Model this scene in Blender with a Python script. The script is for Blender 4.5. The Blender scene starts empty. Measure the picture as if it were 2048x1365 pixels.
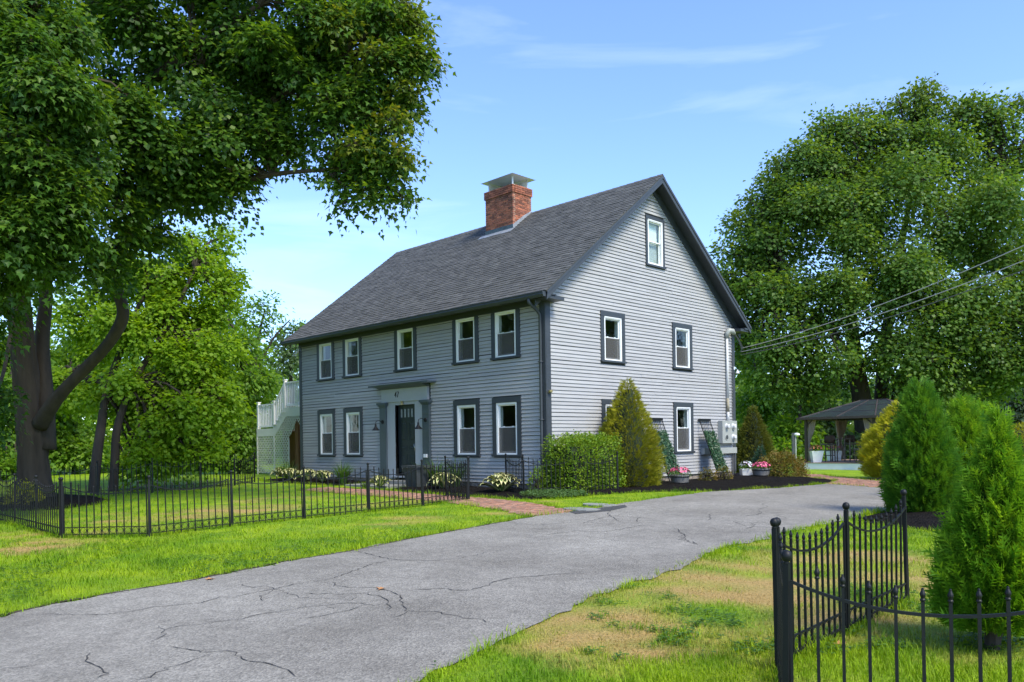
import bpy, bmesh, math, random
import numpy as np
from mathutils import Vector, Matrix

random.seed(7); rng = np.random.default_rng(7)
SC = bpy.context.scene
COL = SC.collection

# ------------------------------------------------------------------ camera
CAMP = np.array([13.9857, -15.218, 1.36])
CR = np.array([[0.70609, 0.70796, -0.0151], [-0.01069, -0.01066, -0.99989], [-0.70804, 0.70617, 0.0]])   # right, down, forward
FPX, CYPX = 1598.99, 883.72          # focal length and optical-axis row, in pixels of a 2048 x 1365 frame
cam = bpy.data.cameras.new('camera'); camo = bpy.data.objects.new('camera', cam); COL.objects.link(camo)
M = Matrix.Identity(4)
for i in range(3):
    M[i][0] = CR[0][i]; M[i][1] = -CR[1][i]; M[i][2] = -CR[2][i]; M[i][3] = CAMP[i]
camo.matrix_world = M
cam.sensor_width = 36.0; cam.lens = 36.0 * FPX / 2048.0
cam.shift_y = (CYPX - 682.5) / 2048.0
cam.clip_start = 0.1; cam.clip_end = 2000.0
SC.camera = camo

# ------------------------------------------------------------------ world, sun, exposure
SUN_AZ, SUN_EL = math.radians(96), math.radians(50)     # azimuth measured from +Y towards +X
W = bpy.data.worlds.new('World'); SC.world = W; W.use_nodes = True
wn = W.node_tree.nodes; wl = W.node_tree.links; wn.clear()
def wnode(t, **k):
    n = wn.new(t)
    for a, b in k.items(): setattr(n, a, b)
    return n
sky = wnode('ShaderNodeTexSky', sky_type='NISHITA', sun_disc=False)
sky.sun_elevation = SUN_EL; sky.sun_rotation = SUN_AZ
sky.altitude = 50.0; sky.air_density = 1.0; sky.dust_density = 0.6; sky.ozone_density = 2.0
tc = wnode('ShaderNodeTexCoord')
mp = wnode('ShaderNodeMapping'); mp.inputs['Rotation'].default_value = (0.06, 0.05, 0.75); mp.inputs['Scale'].default_value = (0.9, 1.3, 8.0)
nz = wnode('ShaderNodeTexNoise'); nz.inputs['Scale'].default_value = 1.9; nz.inputs['Detail'].default_value = 7; nz.inputs['Roughness'].default_value = 0.55
nz.inputs['Distortion'].default_value = 0.6
rmp = wnode('ShaderNodeValToRGB'); rmp.color_ramp.elements[0].position = 0.56; rmp.color_ramp.elements[1].position = 0.90
rmp.color_ramp.elements[1].color = (0.28, 0.28, 0.28, 1)
mixc = wnode('ShaderNodeMixRGB'); mixc.inputs[2].default_value = (5.4, 6.0, 6.6, 1)
bg = wnode('ShaderNodeBackground'); bg.inputs[1].default_value = 0.146
wo = wnode('ShaderNodeOutputWorld')
wl.new(tc.outputs['Generated'], mp.inputs[0]); wl.new(mp.outputs[0], nz.inputs['Vector']); wl.new(nz.outputs[0], rmp.inputs[0])
wl.new(rmp.outputs[0], mixc.inputs[0]); tint = wnode('ShaderNodeMixRGB', blend_type='MULTIPLY'); tint.inputs[0].default_value = 1.0; tint.inputs[2].default_value = (0.83, 0.935, 1.18, 1)
wl.new(sky.outputs[0], tint.inputs[1]); wl.new(tint.outputs[0], mixc.inputs[1]); wl.new(mixc.outputs[0], bg.inputs[0]); wl.new(bg.outputs[0], wo.inputs[0])

sl = bpy.data.lights.new('sun', 'SUN'); so = bpy.data.objects.new('sun', sl); COL.objects.link(so)
sl.energy = 2.4; sl.angle = math.radians(20); sl.color = (1.0, 0.93, 0.75)
sd = Vector((math.sin(SUN_AZ) * math.cos(SUN_EL), math.cos(SUN_AZ) * math.cos(SUN_EL), math.sin(SUN_EL)))
so.rotation_euler = sd.to_track_quat('Z', 'Y').to_euler()
SC.view_settings.view_transform = 'Standard'; SC.view_settings.look = 'None'
SC.view_settings.gamma = 1.0; SC.view_settings.use_curve_mapping = False
SC.view_settings.exposure = 1.10
SC.cycles.max_bounces = 6; SC.cycles.transparent_max_bounces = 12
SC.cycles.diffuse_bounces = 3; SC.cycles.glossy_bounces = 2; SC.cycles.transmission_bounces = 4

# ------------------------------------------------------------------ helpers
def at(px, py, d):
    """A point of the place, from its bearing in the photograph and its distance along the view."""
    v = CR[2] + CR[0] * (px - 1024) / FPX + CR[1] * (py - CYPX) / FPX
    return CAMP + v * d

def soft(y):                                    # smooth min(y, 0)
    return -np.logaddexp(0, -y * 2.0) / 2.0
def zg(x, y):
    x = np.asarray(x, float); y = np.asarray(y, float)
    z = 0.06 + 0.019 * np.clip(soft(y), -40, 0) - 0.006 * np.clip(x, -15, 25)
    z = z - 0.010 * np.clip(y - 9, 0, 14)
    return z
def g3(x, y, dz=0.0): return (x, y, float(zg(x, y)) + dz)

def tag(o, label=None, cat=None, group=None, kind=None):
    if label: o['label'] = label
    if cat: o['category'] = cat
    if group: o['group'] = group
    if kind: o['kind'] = kind
    return o
def thing(name, label, cat, loc=(0, 0, 0), rz=0.0, group=None):
    o = bpy.data.objects.new(name, None); COL.objects.link(o)
    o.empty_display_size = 0.2
    o.location = loc; o.rotation_euler = (0, 0, rz)
    return tag(o, label, cat, group)
def link(name, me, parent=None, loc=None, rz=None):
    o = bpy.data.objects.new(name, me); COL.objects.link(o)
    if parent is not None: o.parent = parent
    if loc is not None: o.location = loc
    if rz is not None: o.rotation_euler = (0, 0, rz)
    return o
def copy_tree(o, parent=None):
    c = o.copy(); COL.objects.link(c); c.parent = parent
    for ch in list(o.children): copy_tree(ch, c)
    return c

class MB:
    """Collects shapes; build() links them as one mesh object."""
    def __init__(s): s.v = []; s.f = []; s.m = []
    def add(s, vs, fs, m=0):
        b = len(s.v); s.v.extend([tuple(map(float, p)) for p in vs])
        for f in fs: s.f.append(tuple(b + i for i in f)); s.m.append(m)
        return s
    def box(s, x0, x1, y0, y1, z0, z1, m=0):
        return s.add([(x0, y0, z0), (x1, y0, z0), (x1, y1, z0), (x0, y1, z0), (x0, y0, z1), (x1, y0, z1), (x1, y1, z1), (x0, y1, z1)],
                     [(0, 3, 2, 1), (4, 5, 6, 7), (0, 1, 5, 4), (1, 2, 6, 5), (2, 3, 7, 6), (3, 0, 4, 7)], m)
    def beam(s, p, q, w, h, up=(0, 0, 1), m=0):
        p = Vector(p); q = Vector(q); d = (q - p).normalized(); u = Vector(up)
        sx = d.cross(u)
        if sx.length < 1e-4: sx = d.cross(Vector((1, 0, 0)))
        sx.normalize(); uz = sx.cross(d).normalized()
        vs = []
        for c in (p, q):
            for a, b in ((-1, -1), (1, -1), (1, 1), (-1, 1)): vs.append(c + sx * a * w / 2 + uz * b * h / 2)
        return s.add(vs, [(0, 1, 2, 3), (7, 6, 5, 4), (0, 4, 5, 1), (1, 5, 6, 2), (2, 6, 7, 3), (3, 7, 4, 0)], m)
    def tube(s, pts, rad, n=6, m=0, cap=True):
        pts = [Vector(p) for p in pts]
        if not hasattr(rad, '__len__'): rad = [rad] * len(pts)
        b = len(s.v); ref = Vector((0.31, 0.27, 0.91)); prev = None
        for i, p in enumerate(pts):
            d = (pts[min(i + 1, len(pts) - 1)] - pts[max(i - 1, 0)])
            d = d.normalized() if d.length > 1e-9 else Vector((0, 0, 1))
            a = (prev - d * prev.dot(d)) if prev is not None else d.cross(ref)
            if a.length < 1e-5: a = d.cross(Vector((1, 0, 0)))
            a.normalize(); prev = a; c = d.cross(a)
            for k in range(n):
                t = 2 * math.pi * k / n
                s.v.append(tuple(p + (a * math.cos(t) + c * math.sin(t)) * rad[i]))
        for i in range(len(pts) - 1):
            for k in range(n):
                k2 = (k + 1) % n
                s.f.append((b + i * n + k, b + i * n + k2, b + (i + 1) * n + k2, b + (i + 1) * n + k)); s.m.append(m)
        if cap:
            s.f.append(tuple(b + k for k in reversed(range(n)))); s.m.append(m)
            s.f.append(tuple(b + (len(pts) - 1) * n + k for k in range(n))); s.m.append(m)
        return s
    def lathe(s, prof, n=12, c=(0, 0, 0), m=0):
        return s.tube([(c[0], c[1], c[2] + z) for r, z in prof], [max(r, 1e-4) for r, z in prof], n, m) if False else s._lathe(prof, n, c, m)
    def _lathe(s, prof, n, c, m):
        b = len(s.v)
        for r, z in prof:
            for k in range(n):
                t = 2 * math.pi * k / n; s.v.append((c[0] + r * math.cos(t), c[1] + r * math.sin(t), c[2] + z))
        for i in range(len(prof) - 1):
            for k in range(n):
                k2 = (k + 1) % n
                s.f.append((b + i * n + k, b + i * n + k2, b + (i + 1) * n + k2, b + (i + 1) * n + k)); s.m.append(m)
        s.f.append(tuple(b + k for k in reversed(range(n)))); s.m.append(m)
        s.f.append(tuple(b + (len(prof) - 1) * n + k for k in range(n))); s.m.append(m)
        return s
    def prism(s, poly, vec, m=0):
        n = len(poly); v = Vector(vec)
        vs = [Vector(p) for p in poly] + [Vector(p) + v for p in poly]
        fs = [tuple(range(n)), tuple(range(2 * n - 1, n - 1, -1))] + [(i, i + n, (i + 1) % n + n, (i + 1) % n) for i in range(n)]
        return s.add(vs, fs, m)
    def mesh(s, name, mats, smooth=False):
        me = bpy.data.meshes.new(name); me.from_pydata(s.v, [], s.f)
        for mt in (mats if isinstance(mats, (list, tuple)) else [mats]): me.materials.append(mt)
        me.polygons.foreach_set('material_index', s.m)
        if smooth: me.polygons.foreach_set('use_smooth', [True] * len(s.f))
        bm = bmesh.new(); bm.from_mesh(me); bmesh.ops.recalc_face_normals(bm, faces=bm.faces); bm.to_mesh(me); bm.free()
        return me
    def build(s, name, mats, parent=None, smooth=False, **k):
        return link(name, s.mesh(name, mats, smooth), parent, **k)

def np_mesh(name, V, F, mat, attrs=None, smooth=False, midx=None):
    """Fast mesh from arrays: F is (m, k)."""
    V = np.asarray(V, np.float32); F = np.asarray(F, np.int32); m, k = F.shape
    me = bpy.data.meshes.new(name)
    me.vertices.add(len(V)); me.vertices.foreach_set('co', V.ravel())
    me.loops.add(m * k); me.loops.foreach_set('vertex_index', F.ravel())
    me.polygons.add(m); me.polygons.foreach_set('loop_start', np.arange(0, m * k, k, dtype=np.int32))
    me.polygons.foreach_set('loop_total', np.full(m, k, np.int32))
    for mt in (mat if isinstance(mat, (list, tuple)) else [mat]): me.materials.append(mt)
    if midx is not None: me.polygons.foreach_set('material_index', np.asarray(midx, np.int32))
    me.update(calc_edges=True)
    if smooth: me.polygons.foreach_set('use_smooth', np.ones(m, bool))
    for n, a in (attrs or {}).items():
        at_ = me.attributes.new(n, 'FLOAT', 'POINT'); at_.data.foreach_set('value', np.asarray(a, np.float32))
    return me

# ------------------------------------------------------------------ materials
def nodes_of(name):
    m = bpy.data.materials.new(name); m.use_nodes = True; nt = m.node_tree
    b = nt.nodes['Principled BSDF']
    def N(t, **k):
        n = nt.nodes.new(t)
        for a, v in k.items(): setattr(n, a, v)
        return n
    return m, nt, b, N, nt.links.new
def ramp(N, stops):
    r = N('ShaderNodeValToRGB'); e = r.color_ramp.elements
    while len(e) < len(stops): e.new(0.5)
    for i, (p, c) in enumerate(stops): e[i].position = p; e[i].color = (*c, 1) if len(c) == 3 else c
    return r
def noise(N, L, scale, detail=4, rough=0.55, vec=None, dist=0.0):
    n = N('ShaderNodeTexNoise'); n.inputs['Scale'].default_value = scale; n.inputs['Detail'].default_value = detail
    n.inputs['Roughness'].default_value = rough; n.inputs['Distortion'].default_value = dist
    if vec is not None: L(vec, n.inputs['Vector'])
    return n
def mrange(N, L, src, a, b, f0=0.0, f1=1.0):
    n = N('ShaderNodeMapRange'); L(src, n.inputs[0])
    n.inputs[1].default_value = f0; n.inputs[2].default_value = f1; n.inputs[3].default_value = a; n.inputs[4].default_value = b
    return n.outputs[0]
def mul(N, L, col, fac):
    n = N('ShaderNodeVectorMath', operation='SCALE'); L(col, n.inputs[0]); L(fac, n.inputs['Scale']); return n.outputs[0]
def mathn(N, L, op, a, b):
    n = N('ShaderNodeMath', operation=op)
    for i, x in enumerate((a, b)):
        if isinstance(x, (int, float)): n.inputs[i].default_value = x
        else: L(x, n.inputs[i])
    return n.outputs[0]

def paint(name, col, rough=0.5, var=0.10, vscale=3.0, objrand=0.0, bump=0.0, bscale=40.0, metal=0.0, spec=0.5, stretch=None, alt=None, island=False):
    """A painted or plain surface: base colour with blotchy variation, per-piece variation and fine relief."""
    m, nt, b, N, L = nodes_of(name)
    g = N('ShaderNodeNewGeometry'); pos = g.outputs['Position']
    vec = pos
    if stretch:
        mpn = N('ShaderNodeMapping'); mpn.inputs['Scale'].default_value = stretch; L(pos, mpn.inputs[0]); vec = mpn.outputs[0]
    rgb = N('ShaderNodeRGB'); rgb.outputs[0].default_value = (*col, 1); c = rgb.outputs[0]
    oi = N('ShaderNodeObjectInfo'); r = oi.outputs['Random']
    if island: r = g.outputs['Random Per Island']
    if alt:
        mx = N('ShaderNodeMixRGB'); L(r, mx.inputs[0]); L(c, mx.inputs[1]); mx.inputs[2].default_value = (*alt, 1); c = mx.outputs[0]
        wn_ = N('ShaderNodeTexWhiteNoise', noise_dimensions='1D'); L(r, wn_.inputs['W']); r = wn_.outputs['Value']
    n1 = noise(N, L, vscale, 5, 0.6, vec)
    c = mul(N, L, c, mrange(N, L, n1.outputs[0], 1 - var, 1 + var, 0.25, 0.75))
    if objrand: c = mul(N, L, c, mrange(N, L, r, 1 - objrand, 1 + objrand))
    L(c, b.inputs['Base Color'])
    b.inputs['Roughness'].default_value = rough; b.inputs['Metallic'].default_value = metal
    b.inputs['Specular IOR Level'].default_value = spec
    if bump:
        n2 = noise(N, L, bscale, 4, 0.6, vec); bp = N('ShaderNodeBump'); bp.inputs['Strength'].default_value = bump; bp.inputs['Distance'].default_value = 0.02
        L(n2.outputs[0], bp.inputs['Height']); L(bp.outputs[0], b.inputs['Normal'])
    return m

def leafmat(name, c1, c2, c3, trans=0.35, rough=0.5, c3w=0.35, spec=0.35):
    """Foliage: rv = per leaf, cv = per spray; c1..c2 by leaf, some sprays lean to c3."""
    m, nt, b, N, L = nodes_of(name)
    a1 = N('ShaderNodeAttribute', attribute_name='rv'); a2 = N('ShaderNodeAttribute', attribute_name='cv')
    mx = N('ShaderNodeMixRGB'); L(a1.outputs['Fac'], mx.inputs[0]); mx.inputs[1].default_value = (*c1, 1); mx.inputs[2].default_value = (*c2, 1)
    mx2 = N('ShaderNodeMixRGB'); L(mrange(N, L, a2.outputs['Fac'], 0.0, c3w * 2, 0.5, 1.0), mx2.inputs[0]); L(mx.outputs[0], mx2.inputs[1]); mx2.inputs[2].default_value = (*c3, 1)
    g = N('ShaderNodeNewGeometry')
    c = mx2.outputs[0]
    L(c, b.inputs['Base Color']); b.inputs['Roughness'].default_value = rough; b.inputs['Specular IOR Level'].default_value = spec
    t = N('ShaderNodeBsdfTranslucent')
    hs = N('ShaderNodeMixRGB', blend_type='MULTIPLY'); hs.inputs[0].default_value = 1; L(c, hs.inputs[1]); hs.inputs[2].default_value = (1.5, 1.35, 0.55, 1)
    L(hs.outputs[0], t.inputs['Color'])
    ms = N('ShaderNodeMixShader'); ms.inputs[0].default_value = trans
    L(b.outputs[0], ms.inputs[1]); L(t.outputs[0], ms.inputs[2])
    L(ms.outputs[0], nt.nodes['Material Output'].inputs['Surface'])
    return m

def glass_mat(name, tint=(0.9, 0.95, 0.93)):
    m, nt, b, N, L = nodes_of(name)
    nt.nodes.remove(b)
    tr = N('ShaderNodeBsdfTransparent'); tr.inputs[0].default_value = (*tint, 1)
    gl = N('ShaderNodeBsdfGlossy'); gl.inputs['Roughness'].default_value = 0.02
    gg = N('ShaderNodeNewGeometry'); gn = noise(N, L, 1.7, 2, .5, gg.outputs['Position']); gb_ = N('ShaderNodeBump'); gb_.inputs['Strength'].default_value = .35; gb_.inputs['Distance'].default_value = .03; L(gn.outputs[0], gb_.inputs['Height']); L(gb_.outputs[0], gl.inputs['Normal'])
    fr = N('ShaderNodeLayerWeight'); pw_ = mathn(N, L, 'POWER', fr.outputs['Facing'], 5.0); fc = mathn(N, L, 'ADD', mathn(N, L, 'MULTIPLY', pw_, .9), .045)
    ms = N('ShaderNodeMixShader'); L(fc, ms.inputs[0]); L(tr.outputs[0], ms.inputs[1]); L(gl.outputs[0], ms.inputs[2])
    L(ms.outputs[0], nt.nodes['Material Output'].inputs['Surface'])
    return m
def veil_mat(name, col, opacity):
    """Fine mesh or lace: part of the light passes between the threads."""
    m, nt, b, N, L = nodes_of(name)
    b.inputs['Base Color'].default_value = (*col, 1); b.inputs['Roughness'].default_value = 0.8
    tr = N('ShaderNodeBsdfTransparent')
    ms = N('ShaderNodeMixShader'); ms.inputs[0].default_value = opacity
    L(tr.outputs[0], ms.inputs[1]); L(b.outputs[0], ms.inputs[2]); L(ms.outputs[0], nt.nodes['Material Output'].inputs['Surface'])
    return m

MT = {}
MT['siding'] = paint('siding_paint', (0.362, 0.358, 0.352), 0.55, 0.09, 1.3, 0.055, 0.25, 60, stretch=(1, 1, 4), island=False)
MT['siding_rest'] = paint('siding_paint_short', (0.362, 0.358, 0.352), 0.55, 0.09, 1.3, 0.055, 0.25, 60, stretch=(1, 1, 4), island=True)
MT['trim'] = paint('dark_trim', (0.041, 0.049, 0.058), 0.5, 0.12, 2.0, 0.0, 0.12, 50)
MT['panel'] = paint('entry_panel', (0.36, 0.38, 0.40), 0.5, 0.05, 2.0, 0.0, 0.1, 60)
MT['pilaster'] = paint('pilaster_paint', (0.065, 0.085, 0.095), 0.4, 0.10, 2.0, 0.0, 0.1, 50)
MT['door'] = paint('door_paint', (0.018, 0.026, 0.030), 0.35, 0.10, 3.0)
MT['white'] = paint('white_vinyl', (0.80, 0.81, 0.80), 0.35, 0.03, 5.0)
MT['offwhite'] = paint('deck_white', (0.70, 0.69, 0.62), 0.55, 0.08, 3.0, 0.03)
MT['whiterail'] = paint('rail_white', (0.80, 0.79, 0.76), 0.5, 0.06, 3.0, 0.03)
MT['glass'] = glass_mat('window_glass')
MT['screen'] = veil_mat('insect_screen', (0.10, 0.097, 0.09), 0.48)
MT['lace'] = veil_mat('lace', (0.75, 0.74, 0.70), 0.6)
MT['shade'] = paint('roller_shade', (0.82, 0.82, 0.80), 0.8, 0.03)
MT['gap'] = paint('lap_shadow_paint', (0.045, 0.048, 0.052), .8, .1)  # dark sheathing colour that paints the shadow line under each clapboard
MT['plaster'] = paint('plaster', (0.26, 0.245, 0.22), 0.85, 0.10, 0.8)
MT['shingle'] = paint('shingle', (0.073, 0.073, 0.069), 0.9, 0.22, 2.2, 0.20, 0.5, 120, alt=(0.100, 0.099, 0.093))
MT['shingle_rest'] = paint('shingle_mass', (0.073, 0.073, 0.069), 0.9, 0.22, 2.2, 0.20, 0.5, 120, alt=(0.100, 0.099, 0.093), island=True)
MT['brick'] = paint('chimney_brick', (0.36, 0.118, 0.060), 0.85, 0.38, 3.5, 0.35, 0.5, 60, alt=(0.20, 0.075, 0.048))
MT['brick_rest'] = paint('chimney_brick_mass', (0.36, 0.118, 0.060), 0.85, 0.38, 3.5, 0.35, 0.5, 60, alt=(0.20, 0.075, 0.048), island=True)
MT['mortar'] = paint('mortar', (0.60, 0.46, 0.33), 0.9, 0.15, 8.0, 0, 0.4, 60)
MT['lead'] = paint('lead_flashing', (0.30, 0.32, 0.34), 0.55, 0.35, 6.0, 0, 0.2, 20, metal=0.3)
MT['lead_dark'] = paint('lead_weathered', (0.07, 0.10, 0.11), 0.6, 0.45, 7.0, 0, 0.2, 20)
MT['steel'] = paint('stainless', (0.66, 0.66, 0.63), 0.45, 0.10, 4.0, metal=0.35)
MT['stone'] = paint('foundation_stone', (0.26, 0.22, 0.18), 0.9, 0.35, 4.0, 0.15, 0.7, 25)
MT['slate'] = paint('slate_stone', (0.24, 0.24, 0.22), 0.85, 0.25, 5.0, 0.1, 0.5, 30)
MT['iron'] = paint('black_iron', (0.007, 0.008, 0.009), 0.52, 0.2, 6.0, 0.0, 0.05, 80, spec=0.3)
MT['paver'] = paint('walk_brick', (0.37, 0.175, 0.105), 0.9, 0.35, 5.0, 0.30, 0.5, 60, alt=(0.27, 0.165, 0.115))
MT['paver_rest'] = paint('walk_brick_mass', (0.37, 0.175, 0.105), 0.9, 0.35, 5.0, 0.30, 0.5, 60, alt=(0.27, 0.165, 0.115), island=True)
MT['joint'] = paint('walk_joint', (0.13, 0.11, 0.08), 0.95, 0.3, 9.0, 0, 0.4, 50)
MT['bark'] = paint('bark', (0.050, 0.038, 0.025), 0.95, 0.45, 5.0, 0, 1.0, 14, stretch=(1, 1, 0.22))
MT['bark_dark'] = paint('bark_dark', (0.036, 0.028, 0.020), 0.95, 0.45, 5.0, 0, 1.0, 14, stretch=(1, 1, 0.22))
MT['metergrey'] = paint('meter_grey', (0.34, 0.35, 0.32), 0.45, 0.06, 4.0)
MT['pvc'] = paint('pvc', (0.62, 0.62, 0.60), 0.4, 0.12, 2.0, stretch=(1, 1, 3))
MT['rust'] = paint('rust_sleeve', (0.33, 0.29, 0.20), 0.8, 0.35, 12.0)
MT['wire'] = paint('cable', (0.10, 0.10, 0.10), 0.6, 0.1)
MT['wire_pale'] = paint('cable_pale', (0.42, 0.42, 0.40), 0.5, 0.1)
MT['brown'] = paint('gazebo_brown', (0.055, 0.040, 0.033), 0.5, 0.15, 3.0)
MT['wicker'] = paint('wicker_brown', (0.045, 0.026, 0.020), 0.6, 0.25, 30.0, 0, 0.6, 90)
MT['drape'] = paint('gazebo_curtain', (0.30, 0.235, 0.19), 0.85, 0.12, 4.0)
MT['polycarb'] = paint('roof_panel', (0.030, 0.038, 0.042), 0.18, 0.15, 3.0)
MT['wood'] = paint('cedar', (0.24, 0.115, 0.045), 0.7, 0.25, 6.0, 0.1, 0.3, 40, stretch=(1, 1, 0.15))
MT['deckwood'] = paint('deck_wood', (0.33, 0.20, 0.14), 0.75, 0.2, 5.0, 0.12, 0.3, 40)
MT['potgrey'] = paint('barrel_grey', (0.16, 0.155, 0.145), 0.6, 0.15, 6.0)
MT['potband'] = paint('barrel_band', (0.03, 0.03, 0.03), 0.5, 0.1)
MT['planter'] = paint('planter_dark', (0.045, 0.052, 0.055), 0.6, 0.2, 5.0)
MT['brass'] = paint('brass', (0.55, 0.45, 0.22), 0.35, 0.1, metal=0.7)
MT['chrome'] = paint('nickel', (0.65, 0.65, 0.65), 0.25, 0.05, metal=0.9)
# ------------------------------------------------------------------ ground
def gpix(px, py):
    v = CR[2] + CR[0] * (px - 1024) / FPX + CR[1] * (py - CYPX) / FPX
    z = 0.0
    for _ in range(40):
        p = CAMP + v * (z - CAMP[2]) / v[2]; z = 0.5 * z + 0.5 * float(zg(p[0], p[1]))
    return CAMP + v * (z - CAMP[2]) / v[2]
def gpixn(px, py):
    v = CR[2][None] + CR[0][None] * ((px - 1024) / FPX)[:, None] + CR[1][None] * ((py - CYPX) / FPX)[:, None]
    z = np.zeros(len(px))
    for _ in range(40):
        p = CAMP + v * ((z - CAMP[2]) / v[:, 2])[:, None]; z = 0.5 * z + 0.5 * zg(p[:, 0], p[:, 1])
    return CAMP + v * ((z - CAMP[2]) / v[:, 2])[:, None]
def inpoly(x, y, poly):
    r = np.zeros(len(x), bool); n = len(poly)
    for i in range(n):
        x0, y0 = poly[i]; x1, y1 = poly[(i + 1) % n]
        if y0 == y1: continue
        c = ((y0 > y) != (y1 > y)) & (x < (x1 - x0) * (y - y0) / (y1 - y0) + x0); r ^= c
    return r
def vnoise(x, y, s, seed=0):
    """cheap smooth value noise in [0, 1]"""
    x = x * s + 13.7 * seed; y = y * s - 7.3 * seed
    def h(i, j): return np.modf(np.abs(np.sin(i * 127.1 + j * 311.7 + seed * 17.0) * 43758.5453))[0]
    i = np.floor(x); j = np.floor(y); u = x - i; v = y - j; u = u * u * (3 - 2 * u); v = v * v * (3 - 2 * v)
    return (h(i, j) * (1 - u) + h(i + 1, j) * u) * (1 - v) + (h(i, j + 1) * (1 - u) + h(i + 1, j + 1) * u) * v

ROAD = [(6.6, -40), (5.75, -16), (5.2, -13.3), (4.97, -12.8), (4.9, -12.1), (4.88, -11.4), (4.7, -10.6), (4.53, -9.9), (4.5, -9), (4.2, -7.7), (4.0, -6.3),
        (3.82, -5.2), (3.73, -4.4), (3.80, -3.4), (3.80, -2.9), (3.62, -1.7), (3.6, -.6), (3.45, 1.0), (3.42, 2.3), (3.75, 3.4), (4.14, 4.5), (4.22, 5.7), (4.3, 6.9),
        (5.2, 6.5), (6.3, 5.85), (7.6, 5.3), (12, 5.2), (16, 4.0), (15, 1.2), (9.0, .4), (8.47, -.6), (8.47, -1.7), (8.43, -2.9), (8.44, -4.5), (8.47, -5.8), (8.64, -6.6), (8.9, -8.1),
        (9.12, -9.6), (9.32, -10.4), (9.6, -11.2), (9.83, -11.9), (10.2, -13.2), (10.9, -15.5), (12.5, -19), (16, -40)]
_rj = random.Random(17); _R = []
for (xa_, ya_), (xb2_, yb2_) in zip(ROAD, ROAD[1:] + ROAD[:1]):
    l_ = math.dist((xa_, ya_), (xb2_, yb2_)); n_ = max(1, int(l_ / .16)) if l_ < 6 else 1
    for k_ in range(n_):
        t_ = k_ / n_; j_ = .035 if n_ > 1 else 0
        _R.append((xa_ + (xb2_ - xa_) * t_ + _rj.gauss(0, j_) + .035 * math.sin((ya_ + (yb2_ - ya_) * t_) * 2.3), ya_ + (yb2_ - ya_) * t_ + (_rj.gauss(0, .01) if n_ > 1 else 0)))
ROADJ = _R
BED_FRONT = [(-12.7, -1.45), (-11.2, -1.75), (-9.0, -1.7), (-7.4, -1.55), (-7.35, 0.16), (-12.25, 0.16), (-12.7, .4)]
BED_MID = [(-4.6, -1.85), (-2.9, -2.0), (-1.4, -2.05), (.1, -2.1), (1.3, -1.95), (1.55, -1.3), (.95, -.6), (-.02, 0.16), (-4.62, 0.16)]
BED_GABLE = [(-.02, .16), (.95, -.6), (1.55, -1.3), (1.75, -.5), (1.95, .4), (2.3, 1.4), (2.9, 2.1), (3.46, 2.4), (3.72, 3.4), (4.1, 4.5), (4.18, 5.7), (4.25, 7.2), (3.8, 8.7), (2.6, 9.7), (1.2, 10.9), (-.6, 11.6), (-2.5, 11.9), (-2.5, 9.35), (-.02, 9.35)]
BED_TREE = [(-6.9, -9.6), (-7.4, -8.5), (-8.6, -7.8), (-10.0, -7.7), (-11.2, -8.4), (-11.6, -9.6), (-11.0, -10.7), (-9.4, -11.0), (-7.8, -10.7)]
BED_RIGHT = [(8.55, -1.6), (9.0, -2.2), (10.1, -2.6), (11.6, -2.2), (12.4, -.6), (12.0, 1.0), (9.05, .36), (8.55, -.6)]
BED_GLOBE = [(4.2, 9.4), (5.4, 8.9), (6.8, 9.0), (7.6, 10.2), (7.0, 11.6), (5.2, 11.7), (4.2, 10.7)]
WALK = [(-6.9, -2.2), (-4.6, -2.1), (-1.0, -2.3), (0.6, -2.35), (1.9, -2.6), (3.78, -3.35), (3.72, -4.5), (2.2, -3.9), (.7, -3.55), (-1.2, -3.35), (-4.5, -3.25), (-6.9, -3.2)]
WALK_FAR = [(4.28, 6.95), (6.3, 5.9), (7.6, 5.35), (9.5, 5.3), (8.0, 6.7), (6.4, 7.9), (4.6, 9.2), (2.6, 11.2), (1.6, 12.6), (.3, 12.2), (1.4, 10.9), (2.7, 9.7), (3.9, 8.6)]

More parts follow.
